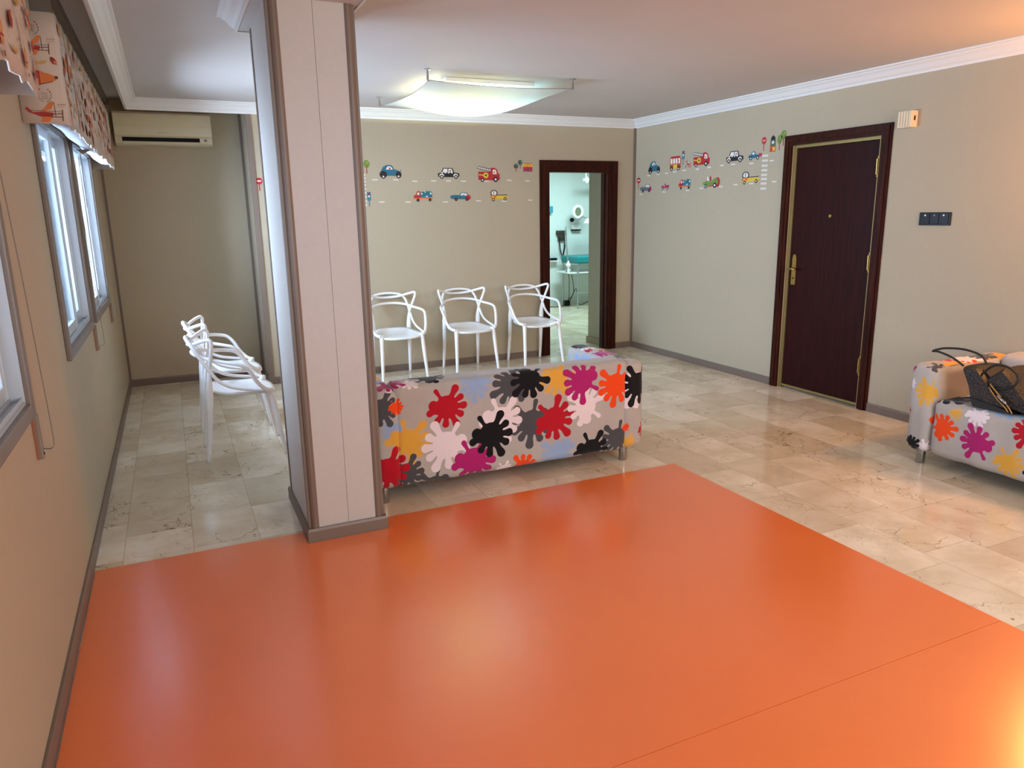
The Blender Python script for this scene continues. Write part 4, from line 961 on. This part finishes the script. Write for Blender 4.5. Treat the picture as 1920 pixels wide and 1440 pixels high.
small('exam_lamp', 'white cone-shaded articulated lamp over the exam couch', 'lamp', [('lamp_shade', B(cone), WHITEP),
  ('arm', B(lambda b: (tube(b, [(0, 0, .075), (-.1, -.02, .11), (-.43, -.06, -.06)], .007, 8), tube(b, [(0, .0, .055), (-.1, -.02, .09), (-.43, -.06, -.08)], .005, 8), tube(b, [(-.43, -.06, -.05), (-.42, -.06, -.30), (-.40, -.08, -.60)], .008, 8), tube(b, [(-.45, -.06, -.07), (-.445, -.06, -.30), (-.41, -.08, -.60)], .005, 8))), ALU),
  ('clamp', B(lambda b: (lathe(b, [(.03, -.07), (.04, -.04), (.02, 0), (.01, .03)], (-.40, -.08, -.62), 'z', 14), box(b, -.41, -.39, -.10, -.06, -.80, -.69))), WHITEP)], (6.25, 10.60, 1.37))
small('scanner_holder', 'white wall holder with black underside below the ring lamp', 'holder', [('box', B(lambda b: box(b, -.08, .08, -.06, .0, .02, .10, bev=.012)), WHITEP), ('underside', B(lambda b: box(b, -.083, .083, -.065, .0, .0, .019)), BLACKP)], (6.30, 11.095, 1.24))
small('round_knob', 'small round black hook on the exam room wall', 'hook', [('hook', B(lambda b: lathe(b, [(.032, 0), (.036, -.02), (.028, -.045)], (0, 0, 0), 'y', 16)), BLACKP)], (6.23, 11.095, 1.42))
small('instrument_rack', 'dark wall rack with black coiled instruments in the exam room', 'rack', [('rack', B(lambda b: (box(b, -.09, .09, -.05, .0, -.02, .05, bev=.005), box(b, -.06, .06, -.045, -.0, -.12, -.021, bev=.005))), plain('dark_brown_plastic', (52, 44, 38), .5)), ('cable', B(lambda b: (tube(b, [(-.04, -.04, -.05), (-.03, -.04, -.25), (.01, -.04, -.38)], .010, 8, 4), tube(b, [(.06, -.04, -.02), (.06, -.04, -.2), (.02, -.04, -.40)], .012, 8, 4))), BLACKP)], (6.02, 11.095, 1.20))
small('steel_bowl', 'steel bowl on the shelf end of the exam couch', 'bowl', [('bowl', B(lambda b: lathe(b, [(.04, 0), (.06, .02), (.065, .06), (.058, .06), (.05, .02)], (0, 0, 0), 'z', 18)), CHROME)], (5.92, 10.62, .593))
small('wall_tray', 'small white tray holding a black device beside the exam couch', 'tray', [('tray', B(lambda b: box(b, -.08, .08, -.10, .0, 0, .02, bev=.004)), WHITEP), ('device', B(lambda b: box(b, -.07, .05, -.09, -.01, .021, .06, bev=.006)), BLACKP)], (5.86, 11.095, .74))
small('power_adapter', 'black power adapter with cables on the exam room floor', 'adapter', [('box', B(lambda b: box(b, -.05, .05, -.04, .04, 0, .09, bev=.008)), BLACKP)], (6.02, 10.88, .001))
small('hanging_rail', 'white rail hung from the exam room ceiling at the top of the doorway', 'rail', [('pole', B(lambda b: tube(b, [(0, 0, .46), (0, 0, .03)], .012, 10)), WHITEP), ('cross_tube', B(lambda b: tube(b, [(-.05, 0, 0), (.6, 0, .01)], .028, 14)), WHITEP), ('elbow', B(lambda b: lathe(b, [(.02, -.05), (.03, -.03), (.03, .02), (.015, .05)], (.02, 0, 0), 'z', 14)), WHITEP)], (6.22, 10.60, 2.05))
small('towel_dispenser', 'light blue dispenser on the exam room wall by the left doorframe', 'dispenser', [('box', B(lambda b: box(b, -.07, .07, -.08, .0, 0, .11, bev=.01)), plain('light_blue_plastic', (70, 150, 180), .4))], (5.77, 11.095, 1.54))
cab = bmesh.new()
tube(cab, [(6.05, 10.84, .05), (6.10, 10.7, .30), (6.16, 10.7, .03), (6.30, 10.6, .09), (6.40, 10.6, .03), (6.52, 10.6, .1), (6.60, 10.6, .25), (6.57, 10.62, .45), (6.60, 10.64, .57)], .006, 6, 5)
tube(cab, [(5.97, 10.72, .57), (5.98, 10.72, .4), (6.02, 10.8, .15), (6.02, 10.84, .095)], .006, 6, 5)
tube(cab, [(6.02, 10.72, .57), (6.06, 10.72, .35), (6.10, 10.8, .2), (6.04, 10.86, .095)], .006, 6, 5)
tube(cab, [(5.96, 10.84, .01), (5.8, 10.8, .008), (5.62, 10.9, .008), (5.5, 11.0, .008)], .006, 6, 5)
tag(obj('power_cable', cab, BLACKP, smooth=True), 'tangled black power cables hanging under the exam couch', 'cable')

# ------------------------------------------------------------------ light
def area(name, loc, rot, sx, sy, power, col, spread=PI):
    L = bpy.data.lights.new(name, 'AREA'); L.shape = 'RECTANGLE'; L.size = sx; L.size_y = sy; L.energy = power; L.color = lin(col); L.spread = spread
    o = bpy.data.objects.new(name, L); COL.objects.link(o); o.location = loc; o.rotation_euler = rot; return o
for i, (a, b) in enumerate(WIN):   # daylight entering at each window, just outside the glass
    area('daylight', (XL - .45, (a + b) / 2, (WZ0 + WZ1) / 2), (0, -PI / 2, 0), WZ1 - WZ0 + .1, b - a + .1, (18, 15, 30, 125)[i], (208, 226, 255), PI * (.66, .66, .76, .86)[i])
area('fill_light_front', (2.2, YF - .35, 1.5), (PI / 2, 0, 0), 2.4, 1.3, 122, (255, 246, 242))  # added fill from behind the camera, brightens the front of the column
area('assumed_exam_light', (5.6, 9.4, ZC - .03), (0, 0, 0), 1.2, .6, 56, (206, 244, 248))  # assumed source overhead for the cool light in the exam room, unseen
# added ceiling fill for the near part of the room, behind the camera
area('fill_light_ceiling', (2.6, -.6, ZC - .03), (0, 0, 0), 1.1, 1.1, 26, (250, 246, 246))
L = bpy.data.lights.new('assumed_lamp_glow', 'POINT'); L.energy = 40; L.color = lin((255, 176, 100)); L.shadow_soft_size = .12  # added point light for the assumed wall lamp, set below its shade
o = bpy.data.objects.new('assumed_lamp_glow', L); COL.objects.link(o); o.location = (XR - .11, 2.14, 1.84)
w = bpy.data.worlds.new('World'); sc.world = w; w.use_nodes = True; nt = w.node_tree
bg = nt.nodes['Background']; bg.inputs[0].default_value = (*lin((206, 226, 250)), 1); bg.inputs[1].default_value = 1.25

# ------------------------------------------------------------------ camera
yaw, pitch, roll, f = 0.4287969604970894, 0.22912743386719117, -0.01665349744562, 1369.5586
cy, sy, cp, sp = math.cos(yaw), math.sin(yaw), math.cos(pitch), math.sin(pitch)
fw = Vector((sy * cp, cy * cp, -sp)); rt = Vector((cy, -sy, 0)); up = rt.cross(fw)
cr, sr = math.cos(roll), math.sin(roll); rt, up = cr * rt + sr * up, -sr * rt + cr * up
cam = bpy.data.cameras.new('camera'); cam.sensor_width = 36; cam.lens = 36 * f / 1920; cam.clip_start = .02
co = bpy.data.objects.new('camera', cam); COL.objects.link(co)
M = Matrix((( rt.x, up.x, -fw.x, 0), (rt.y, up.y, -fw.y, 0), (rt.z, up.z, -fw.z, 1.54), (0, 0, 0, 1)))
co.matrix_world = M; sc.camera = co
sc.view_settings.view_transform = 'Standard'; sc.view_settings.look = 'None'; sc.view_settings.gamma = 1
sc.view_settings.use_curve_mapping = False; sc.view_settings.exposure = 0.72
sc.cycles.use_denoising = True; sc.cycles.max_bounces = 10; sc.cycles.diffuse_bounces = 6; sc.cycles.transparent_max_bounces = 12
sc.cycles.sample_clamp_indirect = 6
